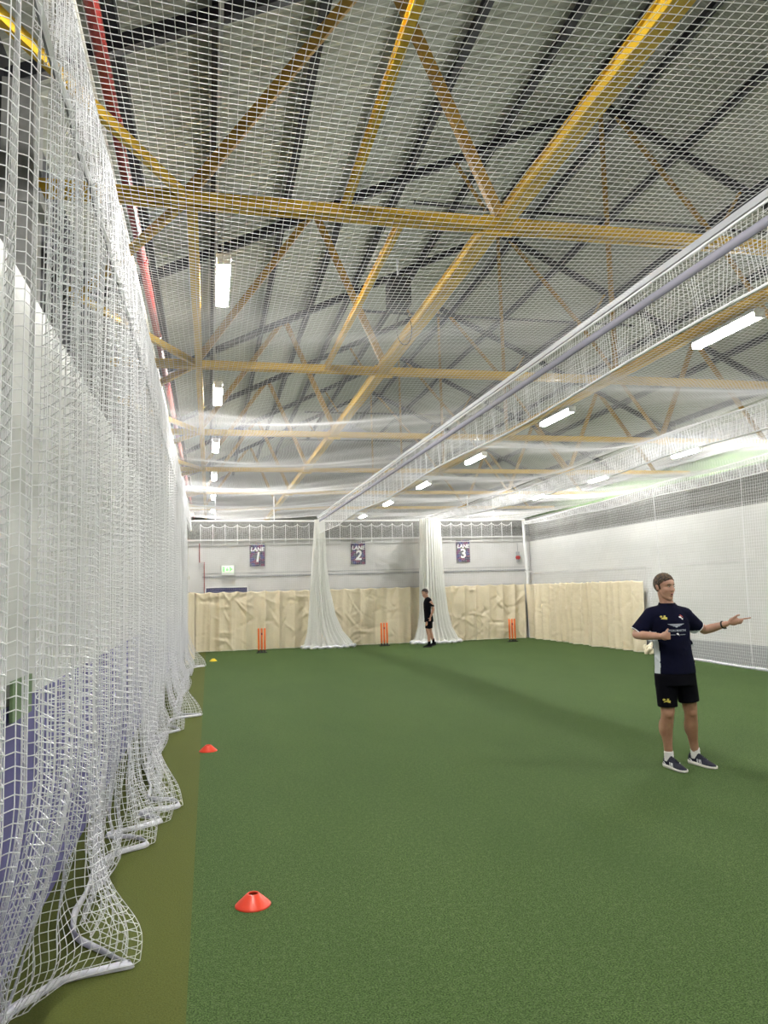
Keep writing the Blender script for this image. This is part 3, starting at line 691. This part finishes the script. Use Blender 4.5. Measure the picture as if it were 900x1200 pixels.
# ================================================================ PEOPLE
def remesh(name, bm, voxel, it, m, parent, faces=None):
    bmesh.ops.recalc_face_normals(bm, faces=bm.faces)
    me = bpy.data.meshes.new('tmp'); bm.to_mesh(me); bm.free()
    o = bpy.data.objects.new('tmp', me); C.objects.link(o)
    r = o.modifiers.new('r', 'REMESH'); r.mode = 'VOXEL'; r.voxel_size = voxel; r.adaptivity = 0
    s = o.modifiers.new('s', 'SMOOTH'); s.factor = .5; s.iterations = it
    bpy.context.view_layer.update()
    nm = bpy.data.meshes.new_from_object(o.evaluated_get(bpy.context.evaluated_depsgraph_get()))
    bpy.data.objects.remove(o); nm.name = name; nm.materials.clear()
    for p in nm.polygons: p.use_smooth = True
    return link(name, nm, m, parent)
def limb(bm, pts, rad, n=16, sq=1.0):
    """tapered chain with round joints"""
    pts = [Vector(p) for p in pts]
    for (a, ra), (b, rb) in zip(zip(pts, rad), list(zip(pts, rad))[1:]):
        d = (b - a).normalized(); u = d.orthogonal().normalized(); v = d.cross(u)
        r0 = [bm.verts.new(a + (u * math.cos(2 * PI * k / n) + v * math.sin(2 * PI * k / n)) * ra) for k in range(n)]
        r1 = [bm.verts.new(b + (u * math.cos(2 * PI * k / n) + v * math.sin(2 * PI * k / n)) * rb) for k in range(n)]
        for k in range(n): bm.faces.new((r0[k], r0[(k + 1) % n], r1[(k + 1) % n], r1[k]))
        bm.faces.new(r0[::-1]); bm.faces.new(r1)
    for p, r in zip(pts, rad): ellip(bm, p, (r, r, r), None, 2)
def flat_tube(bm, a, b, ra, rb, n=20):
    a = Vector(a); b = Vector(b); d = (b - a).normalized(); u = d.orthogonal().normalized(); v = d.cross(u)
    r0 = [bm.verts.new(a + (u * math.cos(2 * PI * k / n) + v * math.sin(2 * PI * k / n)) * ra) for k in range(n)]
    r1 = [bm.verts.new(b + (u * math.cos(2 * PI * k / n) + v * math.sin(2 * PI * k / n)) * rb) for k in range(n)]
    for k in range(n): bm.faces.new((r0[k], r0[(k + 1) % n], r1[(k + 1) % n], r1[k]))
    bm.faces.new(r0[::-1]); bm.faces.new(r1)
def rings_loft(bm, rings, rot=0, n=32):
    """rings: (cx,cy,z,rx,ry)"""
    cr, sr = math.cos(rot), math.sin(rot); rr = []
    for cx, cy, z, rx, ry in rings:
        rr.append([bm.verts.new((cx + rx * math.cos(a) * cr - ry * math.sin(a) * sr, cy + rx * math.cos(a) * sr + ry * math.sin(a) * cr, z)) for a in [2 * PI * k / n for k in range(n)]])
    for a, b in zip(rr, rr[1:]):
        for k in range(n): bm.faces.new((a[k], a[(k + 1) % n], b[(k + 1) % n], b[k]))
    bm.faces.new(rr[0][::-1]); bm.faces.new(rr[-1])

def head_parts(bm, H, neck_base):
    e = lambda c, r, s=3: ellip(bm, H(c), r, H.rot, s)
    e((0, .012, .022), (.078, .094, .094)); e((0, -.030, -.034), (.066, .060, .076)); e((0, -.040, .03), (.064, .050, .058)); e((0, -.028, -.075), (.054, .054, .046))
    e((0, -.066, -.112), (.024, .020, .020), 2)
    for s in (-1, 1):
        limb(bm, [H((s * .050, .005, -.045)), H((s * .040, -.02, -.085)), H((s * .014, -.060, -.110))], [.022, .022, .020])
        e((s * .036, -.056, -.030), (.026, .026, .030), 2)
        limb(bm, [H((s * .046, -.064, .020)), H((s * .014, -.080, .019))], [.009, .009])
        e((s * .010, -.093, -.037), (.008, .009, .007), 2)
        e((s * .081, .014, -.012), (.008, .019, .031), 2); e((s * .086, .020, .003), (.008, .014, .016), 2)
    limb(bm, [H((0, -.080, .010)), H((0, -.092, -.015)), H((0, -.102, -.034))], [.008, .010, .012])
    limb(bm, [H((-.020, -.080, -.063)), H((0, -.089, -.062)), H((.020, -.080, -.063))], [.006, .0075, .006])
    limb(bm, [H((-.016, -.078, -.084)), H((0, -.086, -.086)), H((.016, -.078, -.084))], [.006, .008, .006])
    limb(bm, [H((0, .015, -.05)), neck_base], [.060, .064])
class HeadFrame:
    def __init__(s, c, yaw, pitch=0, roll=0):
        s.c = Vector(c); s.rot = Matrix.Rotation(yaw, 3, 'Z') @ Matrix.Rotation(pitch, 3, 'X') @ Matrix.Rotation(roll, 3, 'Y')
    def __call__(s, p): return s.c + s.rot @ Vector(p)
def head_details(t, H, hair, small=False, beard=False):
    for s in (-1, 1):
        bm = bmesh.new(); ellip(bm, H((s * .031, -.0775, .001)), (.0105, .0085, .0060), H.rot, 2); e = obj('eye', bm, M['eye'], t, smooth=True)
        bm = bmesh.new(); ellip(bm, H((s * .031 + .002, -.0852, .001)), (.0050, .003, .0052), H.rot, 2); obj('iris', bm, M['dark_eye'], e)
        bm = bmesh.new(); limb(bm, [H((s * .046, -.075, .017)), H((s * .03, -.088, .021)), H((s * .014, -.092, .017))], [.003, .0042, .0035], 8); obj('eyebrow', bm, hair, t, smooth=True)
    bm = bmesh.new(); ellip(bm, H((0, -.0845, -.0735)), (.014, .010, .0095), H.rot, 2); obj('mouth', bm, M['mouth'], t, smooth=True)
    for z, r in ((-.0635, .0045), (-.0835, .0055)):
        bm = bmesh.new(); limb(bm, [H((-.017, -.0855, z)), H((0, -.0925, z)), H((.017, -.0855, z))], [.002, r, .002], 8); obj('lip', bm, M['lip'], t, smooth=True)
    # hair: cap shell with hairline, tufted
    bm = bmesh.new(); bmesh.ops.create_icosphere(bm, subdivisions=5, radius=1)
    dead = []
    for f in bm.faces:
        c = f.calc_center_median(); x, y, z = c.x * .082, c.y * .102 + .014, c.z * .098 + .026
        keep = (z > .058 + .012 * math.cos(x * 40)) if y < -.052 else (z > .012 if y < -.012 else (z > -.022 if y < .004 else (z > .015 if (y < .028) else z > -.062)))
        if y < -.012 and y >= -.052 and z > .012: keep = z > .025 - (y + .012) * -.9 * -1 if abs(x) > .05 else True
        if not keep: dead.append(f)
    bmesh.ops.delete(bm, geom=dead, context='FACES')
    for v in bm.verts:
        n = math.sin(v.co.x * 23 + v.co.z * 9) * math.sin(v.co.y * 19 + 1) * .5 + math.sin(v.co.x * 51 + v.co.y * 37) * .25
        v.co *= 1 + .05 * n * (1 if v.co.z > 0.2 else .3)
        v.co = H((v.co.x * .088, v.co.y * .104 + .013, v.co.z * .101 + .026))
    h = obj('hair', bm, hair, t, smooth=True); s = h.modifiers.new('thickness', 'SOLIDIFY'); s.thickness = .016; s.offset = -1
def finger(bm, pts, r=.0085): limb(bm, pts, [r * 1.05, r, r * .93, r * .8][:len(pts)], 10)

def shoe(t, heel, toe, z, name='shoe', mu='shoe', ms='sole', label=None, pitch_=0):
    heel = Vector((*heel, z)); toe = Vector((*toe, z)); d = toe - heel; Lh = d.length; d.normalize(); s = Vector((-d.y, d.x, 0))
    prof = [(0, .026), (.06, .036), (.2, .039), (.4, .037), (.6, .045), (.75, .050), (.88, .044), (.96, .030), (1, .014)]
    def out(k): return np.interp(k, [p[0] for p in prof], [p[1] for p in prof])
    ks = np.linspace(0, 1, 19)
    up = Vector((0, 0, 1))
    rise = lambda k: pitch_ * (1 - k) * Lh if k < .7 else pitch_ * .3 * Lh * max(0, (1 - k) / .3)
    bm = bmesh.new(); rr = []
    for k in ks:
        w = out(k) + .005; z0 = .006 * max(0, (k - .8) / .2) + rise(k); z1 = .034 - .012 * k + rise(k)
        rr.append([bm.verts.new(heel + d * Lh * k + s * a * w + up * c) for a, c in ((-.85, z0), (-1, (z0 + z1) / 2), (-.95, z1), (.95, z1), (1, (z0 + z1) / 2), (.85, z0))])
    for a, b in zip(rr, rr[1:]):
        for j in range(6): bm.faces.new((a[j], a[(j + 1) % 6], b[(j + 1) % 6], b[j]))
    bm.faces.new(rr[0]); bm.faces.new(rr[-1][::-1]); bmesh.ops.recalc_face_normals(bm, faces=bm.faces)
    bm2 = bmesh.new(); rr = []
    for k in ks:
        w = out(k) * .97; h = np.interp(k, [0, .08, .2, .33, .45, .6, .8, .92, 1], [.095, .108, .092, .112, .098, .072, .050, .038, .02]) + rise(k); zb = .024 - .010 * k + rise(k)
        c0 = heel + d * Lh * (k * .985 + .005)
        ring = [bm2.verts.new(c0 + s * math.cos(a) * w * (1 - .35 * max(0, math.sin(a)) ** 2 * (1 if k < .5 else .4)) + up * (zb + (h - zb) * max(0, math.sin(a)) ** .8)) for a in np.linspace(0, PI, 11)]
        rr.append(ring)
    for a, b in zip(rr, rr[1:]):
        for j in range(10): bm2.faces.new((a[j], a[j + 1], b[j + 1], b[j]))
        bm2.faces.new((a[0], b[0], b[-1], a[-1]))
    bm2.faces.new(rr[0]); bm2.faces.new(rr[-1][::-1]); bmesh.ops.recalc_face_normals(bm2, faces=bm2.faces)
    u = obj(name, bm2, M[mu], t, smooth=True)
    obj('sole', bm, M[ms], u)
    if mu == 'shoe':
        bm = bmesh.new()
        for e in (-1, 1):
            for k0, k1 in ((.42, .50), (.50, .58), (.58, .64)):
                a = heel + d * Lh * k0 + s * e * (out(k0) * .99 + .002) + up * .030; b = heel + d * Lh * (k1 - .10) + s * e * (out(k1) * .80 + .002) + up * .062
                beam(bm, a, b, .005, .004)
            a = heel + d * Lh * .10 + s * e * (out(.1) * 1.0 + .001) + up * .05; b = heel + d * Lh * .2 + s * e * (out(.2) + .001) + up * .035; beam(bm, a, b, .005, .004)
        obj('stripe', bm, M['letter'], u)
        bm = bmesh.new()
        for q in range(5):
            k = .36 + .06 * q; hh = np.interp(k, [.33, .45, .6, .8], [.098, .088, .068, .048]) + .002
            beam(bm, heel + d * Lh * k + s * -.018 + up * hh, heel + d * Lh * (k + .02) + s * .018 + up * hh, .006, .005)
        obj('laces', bm, M['shoe'], u)
    return u

# ---------------- near man
T1 = thing('person', 'man in navy t-shirt and black shorts standing at right, pointing with outstretched arm', 'person', (4.25, 6.42, 0), math.atan2(-.2225, .975))
H1 = HeadFrame((-.060, .128, 1.680), math.radians(27), math.radians(3))
bm = bmesh.new()
head_parts(bm, H1, (-.035, .14, 1.46))
ellip(bm, (-.02, .13, .87), (.150, .105, .12)); rings_loft(bm, [(-.02, .13, .88, .15, .10), (-.025, .13, 1.02, .135, .095), (-.035, .13, 1.2, .15, .10), (-.04, .13, 1.36, .16, .10), (-.042, .14, 1.44, .12, .075)])
limb(bm, [(-.205, .14, 1.415), (-.042, .14, 1.44), (.115, .14, 1.405)], [.058, .07, .058])
limb(bm, [(-.215, .14, 1.41), (-.30, .15, 1.31), (-.345, .155, 1.235)], [.055, .050, .043])
limb(bm, [(-.345, .155, 1.232), (-.315, .08, 1.228), (-.20, -.07, 1.224)], [.043, .043, .029])
limb(bm, [(.125, .14, 1.40), (.24, .185, 1.315), (.325, .22, 1.252)], [.055, .050, .041])
limb(bm, [(.325, .22, 1.252), (.37, .165, 1.272), (.462, .04, 1.316)], [.041, .042, .027])
# legs
limb(bm, [(-.10, .13, .84), (-.105, .125, .66), (-.112, .118, .50)], [.092, .078, .060])
limb(bm, [(-.112, .118, .50), (-.122, .155, .36), (-.112, .168, .22), (-.107, .172, .09)], [.058, .060, .042, .036]); ellip(bm, (-.124, .180, .36), (.058, .055, .11))
ellip(bm, (-.112, .075, .50), (.036, .025, .045), None, 2)
limb(bm, [(.075, .14, .84), (.10, .155, .67), (.122, .168, .50)], [.092, .078, .060])
limb(bm, [(.122, .168, .50), (.135, .21, .36), (.155, .24, .22), (.180, .265, .09)], [.058, .060, .042, .036]); ellip(bm, (.134, .232, .36), (.058, .055, .11))
ellip(bm, (.122, .125, .50), (.036, .025, .045), None, 2)
limb(bm, [(-.107, .172, .07), (-.08, .06, .035)], [.030, .016]); limb(bm, [(.18, .265, .07), (.225, .16, .035)], [.030, .016])
# fist at the chest (thumb up)
ellip(bm, (-.172, -.098, 1.228), (.036, .030, .040), Euler((0, 0, -.6)).to_matrix())
for k, z in enumerate((1.252, 1.235, 1.218, 1.202)):
    a = (-.165, -.118, z); b = (-.135, -.122, z + .002); c = (-.128, -.096, z - .001); d_ = (-.150, -.082, z - .002)
    finger(bm, [a, b, c, d_], .0095 - .0005 * k)
finger(bm, [(-.178, -.105, 1.25), (-.158, -.112, 1.270), (-.143, -.110, 1.290)], .0105)
# pointing hand, palm up towards the camera
hf = Vector((.118, -.085, .042)).normalized()      # forearm direction
ellip(bm, (.512, -.002, 1.340), (.052, .023, .040), Matrix.Rotation(-.62, 3, 'Z') @ Matrix.Rotation(-.28, 3, 'Y'))
finger(bm, [(.525, -.010, 1.352), (.570, -.030, 1.358), (.607, -.046, 1.364), (.645, -.060, 1.370)], .0090)
for k, (dy, dz) in enumerate(((-.012, -.006), (-.010, -.020), (-.006, -.032))):
    b0 = Vector((.532, -.008, 1.346)) + Vector((-.006 * k, dy * .3, dz * .9))
    finger(bm, [b0, b0 + Vector((.040, -.020, .004)), b0 + Vector((.038, -.044, .010)), b0 + Vector((.012, -.045, .012))], .0088 - .0004 * k)
finger(bm, [(.488, -.006, 1.352), (.512, -.022, 1.378), (.540, -.034, 1.396), (.552, -.040, 1.398)], .0105)
body1 = remesh('body', bm, .0055, 4, [M['skin'], M['skin_leg']], T1)
for p in body1.data.polygons:
    if p.center.z < .9: p.material_index = 1
head_details(T1, H1, M['hair'])
bm = bmesh.new()
rings_loft(bm, [(-.014, .13, .868, .193, .132), (-.014, .13, .93, .187, .130), (-.022, .13, 1.05, .176, .122), (-.030, .128, 1.17, .172, .124), (-.036, .126, 1.28, .180, .126), (-.040, .13, 1.36, .188, .120), (-.042, .138, 1.425, .170, .104), (-.042, .14, 1.465, .138, .092), (-.045, .138, 1.495, .096, .080), (-.046, .137, 1.520, .074, .072)])
limb(bm, [(-.205, .14, 1.412), (-.042, .14, 1.43), (.118, .14, 1.402)], [.076, .09, .076])
flat_tube(bm, (-.19, .14, 1.418), (-.335, .150, 1.255), .078, .074); flat_tube(bm, (.10, .14, 1.408), (.245, .183, 1.277), .078, .072)
for a in range(14):       # cloth folds
    z = rnd.uniform(.9, 1.3); th = rnd.uniform(PI * 1.1, PI * 1.9)
    c = Vector((-.02 + .17 * math.cos(th), .13 + .115 * math.sin(th), z)); q = c + Vector((rnd.uniform(-.05, .05), 0, rnd.uniform(-.12, .12)))
    q.y = .13 - math.sqrt(max(.001, 1 - ((q.x + .02) / .19) ** 2)) * .115
    limb(bm, [c, q], [.012, .008], 8)
shirt = remesh('shirt', bm, .007, 5, [M['navy'], M['side_panel']], T1)
for p in shirt.data.polygons:
    c = p.center; n = p.normal
    if .872 < c.z < 1.255 and abs(c.x + .025) > .13 - .02 * (c.z - .87) and c.z < 1.26 and abs(c.y - .10 - (.0 if c.x < 0 else .035)) < .035 + .012 * (1.2 - c.z): p.material_index = 1
def ringtube(bm, c, nrm, r, tr, n=36, ry=None):
    nrm = Vector(nrm).normalized(); u = nrm.orthogonal().normalized() if ry is None else Vector((1, 0, 0)); v = nrm.cross(u).normalized(); ry = ry or r
    tube(bm, [Vector(c) + u * r * math.cos(a) + v * ry * math.sin(a) for a in np.linspace(0, 2 * PI, n)], tr, 7, False)
bm = bmesh.new(); ringtube(bm, (-.046, .137, 1.514), (0, -.15, 1), .070, .010, ry=.068); obj('collar', bm, M['black_cloth'], shirt, smooth=True)
bm = bmesh.new(); ringtube(bm, (-.335, .150, 1.255), (-.145, .01, -.163), .069, .004); obj('sleeve_trim', bm, M['letter'], shirt, smooth=True)
bm = bmesh.new(); ringtube(bm, (.245, .183, 1.277), (.145, .043, -.131), .067, .004); obj('sleeve_trim', bm, M['letter'], shirt, smooth=True)
bm = bmesh.new()
rings_loft(bm, [(-.018, .13, .76, .190, .135), (-.018, .13, .86, .186, .128), (-.018, .13, .95, .155, .11)])
flat_tube(bm, (-.105, .13, .86), (-.108, .12, .562), .105, .090); flat_tube(bm, (.072, .14, .86), (.104, .145, .600), .105, .094)
shorts = remesh('shorts', bm, .007, 4, M['black_cloth'], T1)
# prints laid onto the cloth
dg = bpy.context.evaluated_depsgraph_get()
def bvh_of(o):
    return BVHTree.FromPolygons([v.co[:] for v in o.data.vertices], [p.vertices[:] for p in o.data.polygons])
BS, BH = bvh_of(shirt), bvh_of(shorts)
def decal(name, me_or_bm, bvh, m, parent, off=.004):
    if isinstance(me_or_bm, bmesh.types.BMesh):
        me = bpy.data.meshes.new(name); me_or_bm.to_mesh(me); me_or_bm.free()
    else: me = me_or_bm; me.name = name
    for v in me.vertices:
        h = bvh.ray_cast(Vector((v.co.x, -1, v.co.z)), Vector((0, 1, 0)))
        y = h[0].y if h[0] else 0
        v.co.y = y - off - max(0, -v.co.y)
    me.materials.clear()
    return link(name, me, m, parent)
def poly(bm, pts): bm.faces.new([bm.verts.new((x, 0, z)) for x, z in pts])
def beast(cx, cz, s):
    bm = bmesh.new()
    poly(bm, [(cx - .028 * s, cz - .012 * s), (cx + .026 * s, cz - .016 * s), (cx + .028 * s, cz + .004 * s), (cx + .010 * s, cz + .008 * s), (cx - .012 * s, cz + .003 * s)])
    poly(bm, [(cx - .028 * s, cz + .002 * s), (cx - .018 * s, cz + .002 * s), (cx - .010 * s, cz + .016 * s), (cx - .024 * s, cz + .020 * s), (cx - .034 * s, cz + .012 * s)])
    poly(bm, [(cx - .004 * s, cz + .006 * s), (cx + .014 * s, cz + .008 * s), (cx + .016 * s, cz + .020 * s), (cx + .002 * s, cz + .022 * s)])
    return bm
def txt(s, cx, cz, size, bold=.0008):
    me = text_mesh(s, size, 0, 0, bold); me.transform(Matrix.Translation((cx, 0, cz)) @ RXm); return me
decal('chest_emblem', beast(-.122, 1.388, 1.0), BS, M['yellow_print'], shirt)
bm = bmesh.new(); poly(bm, [(.012, 1.394), (.030, 1.400), (.044, 1.386), (.036, 1.380), (.020, 1.386)]); poly(bm, [(.040, 1.384), (.056, 1.376), (.050, 1.366), (.038, 1.372)])
decal('chest_emblem', bm, BS, M['letter'], shirt)
bm = bmesh.new(); poly(bm, [(.022, 1.408), (.036, 1.412), (.052, 1.398), (.060, 1.386), (.046, 1.392)]); decal('chest_emblem', bm, BS, M['red_print'], shirt)
bm = bmesh.new()
for s in (-1, 1):
    for k in range(3):
        z = 1.330 - .0085 * k; L = .082 - .022 * k
        poly(bm, [(-.020, z), (-.020, z - .007), (-.020 + s * L * .82, z - .006), (-.020 + s * L, z)][::s])
poly(bm, [(-.034, 1.306), (-.006, 1.306), (-.012, 1.298), (-.028, 1.298)])
decal('chest_emblem', bm, BS, M['grey_print'], shirt)
decal('lettering', txt('ASTON MARTIN', -.026, 1.268, .027), BS, M['grey_print'], shirt)
bm = bmesh.new(); poly(bm, [(-.028, 1.240), (-.016, 1.248), (-.004, 1.240), (.004, 1.218), (-.006, 1.228), (-.022, 1.230)]); decal('chest_emblem', bm, BS, M['letter'], shirt)
for xa_, xb_ in ((-.094, -.036), (.010, .064)):
    bm = bmesh.new(); n_ = 7
    for q in range(n_):
        w_ = (xb_ - xa_) / n_; poly(bm, [(xa_ + q * w_, 1.2265), (xa_ + (q + .75) * w_, 1.2265), (xa_ + (q + .75) * w_, 1.2335), (xa_ + q * w_, 1.2335)])
    decal('print_line', bm, BS, M['grey_print'], shirt)
decal('shorts_emblem', beast(-.140, .625, 1.05), BH, M['yellow_print'], shorts)
# watch
bm = bmesh.new(); ringtube(bm, (.440, .070, 1.306), tuple(Vector((.092, -.125, .044))), .031, .008)
w = obj('watch', bm, M['black_rubber'], T1, smooth=True); bm = bmesh.new(); ellip(bm, (.452, .060, 1.276), (.018, .018, .010), None, 2); obj('dial', bm, M['black_rubber'], w)
for (x, y, z0, z1, lx, ly) in ((-.107, .172, .06, .148, 0, 0), (.180, .266, .06, .15, -.006, -.006)):
    bm = bmesh.new()
    zz_ = np.linspace(z0, z1, 12); tube(bm, [(x + lx * (z - z0) / .09, y + ly * (z - z0) / .09, z) for z in zz_], [.042 + .0018 * (i % 3 == 0) for i in range(12)], 20); obj('sock', bm, M['sock'], T1, smooth=True)
shoe(T1, (-.128, .225), (-.050, -.075), .0); shoe(T1, (.150, .335), (.268, .030), .0)

# ---------------- far man
T2 = thing('person', 'man in black t-shirt and shorts standing side-on by the bunched net far away', 'person', (6.36, 22.15, 0), math.atan2(-.2225, .975))
H2 = HeadFrame((-.095, .0, 1.60), math.radians(-62), math.radians(14))
bm = bmesh.new(); head_parts(bm, H2, (-.035, .02, 1.40))
rings_loft(bm, [(-.0, 0, .86, .11, .14), (-.01, 0, 1.02, .105, .13), (-.02, 0, 1.2, .115, .15), (-.02, 0, 1.34, .11, .15), (-.02, .0, 1.41, .08, .11)])
limb(bm, [(-.05, .16, 1.37), (.02, -.15, 1.37)], [.055, .055])
limb(bm, [(.03, -.16, 1.36), (.10, -.18, 1.24), (.125, -.17, 1.11)], [.052, .046, .040]); limb(bm, [(.125, -.17, 1.11), (.10, -.19, 1.02), (.045, -.20, .90)], [.040, .038, .026])
ellip(bm, (.032, -.205, .85), (.024, .018, .045)); 
for k in range(4): finger(bm, [(.045 - .014 * k, -.205, .82), (.040 - .014 * k, -.215, .79), (.030 - .014 * k, -.205, .772)], .0085)
finger(bm, [(.012, -.21, .87), (.0, -.22, .84), (.002, -.22, .815)], .0095)
limb(bm, [(-.05, .16, 1.36), (-.04, .19, 1.22), (-.02, .18, 1.10)], [.052, .046, .040]); limb(bm, [(-.02, .18, 1.10), (-.06, .15, .98), (-.09, .12, .90)], [.040, .036, .026])
ellip(bm, (-.10, .115, .86), (.024, .018, .045))
for k in range(4): finger(bm, [(-.09 - .01 * k, .11, .84), (-.095 - .01 * k, .105, .81), (-.09 - .01 * k, .10, .79)], .0085)
ellip(bm, (.01, 0, .86), (.115, .14, .11))
limb(bm, [(.0, -.08, .84), (-.045, -.09, .66), (-.05, -.08, .49)], [.088, .072, .055]); limb(bm, [(-.05, -.08, .49), (-.02, -.075, .34), (-.018, -.07, .09)], [.053, .052, .036])
limb(bm, [(.02, .08, .84), (.02, .09, .66), (.025, .09, .49)], [.088, .072, .055]); limb(bm, [(.025, .09, .49), (.065, .09, .34), (.125, .09, .13)], [.053, .052, .036])
limb(bm, [(-.018, -.07, .07), (-.12, -.09, .035)], [.030, .014]); limb(bm, [(.125, .09, .11), (.06, .08, .05)], [.030, .014])
remesh('body', bm, .008, 4, M['skin'], T2)
head_details(T2, H2, M['hair_dark'])
bm = bmesh.new()
rings_loft(bm, [(.0, 0, .80, .135, .165), (-.01, 0, .95, .13, .16), (-.02, 0, 1.15, .130, .165), (-.02, 0, 1.3, .130, .165), (-.02, 0, 1.38, .105, .14), (-.025, .0, 1.435, .065, .075), (-.03, .0, 1.455, .06, .06)])
flat_tube(bm, (.01, -.11, 1.37), (.105, -.18, 1.17), .080, .070); flat_tube(bm, (-.03, .11, 1.37), (-.035, .185, 1.17), .080, .070); limb(bm, [(-.04, .16, 1.375), (-.02, 0, 1.40), (.02, -.155, 1.375)], [.072, .08, .072])
sh2 = remesh('shirt', bm, .009, 4, [M['black_cloth'], M['side_panel']], T2)
for p in sh2.data.polygons:
    c = p.center
    if .98 < c.z < 1.19 and .06 < c.x < .16 and c.y < -.03: p.material_index = 1
bm = bmesh.new(); rings_loft(bm, [(0, 0, .74, .14, .165), (0, 0, .86, .13, .155), (0, 0, .92, .12, .14)])
flat_tube(bm, (.0, -.07, .84), (-.045, -.08, .545), .10, .082); flat_tube(bm, (.02, .08, .84), (.022, .085, .545), .10, .082)
remesh('shorts', bm, .009, 4, M['black_cloth'], T2)
for (x, y, z0, z1, dx) in ((-.018, -.07, .06, .19, 0), (.125, .09, .10, .24, -.02)):
    bm = bmesh.new(); tube(bm, [(x, y, z0), (x + dx, y, z1)], .042, 16); obj('sock', bm, M['black_cloth'], T2)
shoe(T2, (.06, -.06), (-.21, -.10), .0, mu='black_cloth', ms='black_rubber'); shoe(T2, (.19, .09), (-.06, .06), .0, mu='black_cloth', ms='black_rubber', pitch_=.18)

# ================================================================ WORLD / RENDER
w = bpy.data.worlds.new('world'); SC.world = w; w.use_nodes = True
w.node_tree.nodes['Background'].inputs[0].default_value = (.5, .55, .6, 1); w.node_tree.nodes['Background'].inputs[1].default_value = .05
SC.view_settings.view_transform = 'Standard'; SC.view_settings.look = 'None'; SC.view_settings.exposure = 2.9; SC.view_settings.gamma = 1; SC.view_settings.use_curve_mapping = False
SC.cycles.max_bounces = 8; SC.cycles.diffuse_bounces = 4; SC.cycles.use_denoising = True
SC.cycles.sample_clamp_indirect = 6
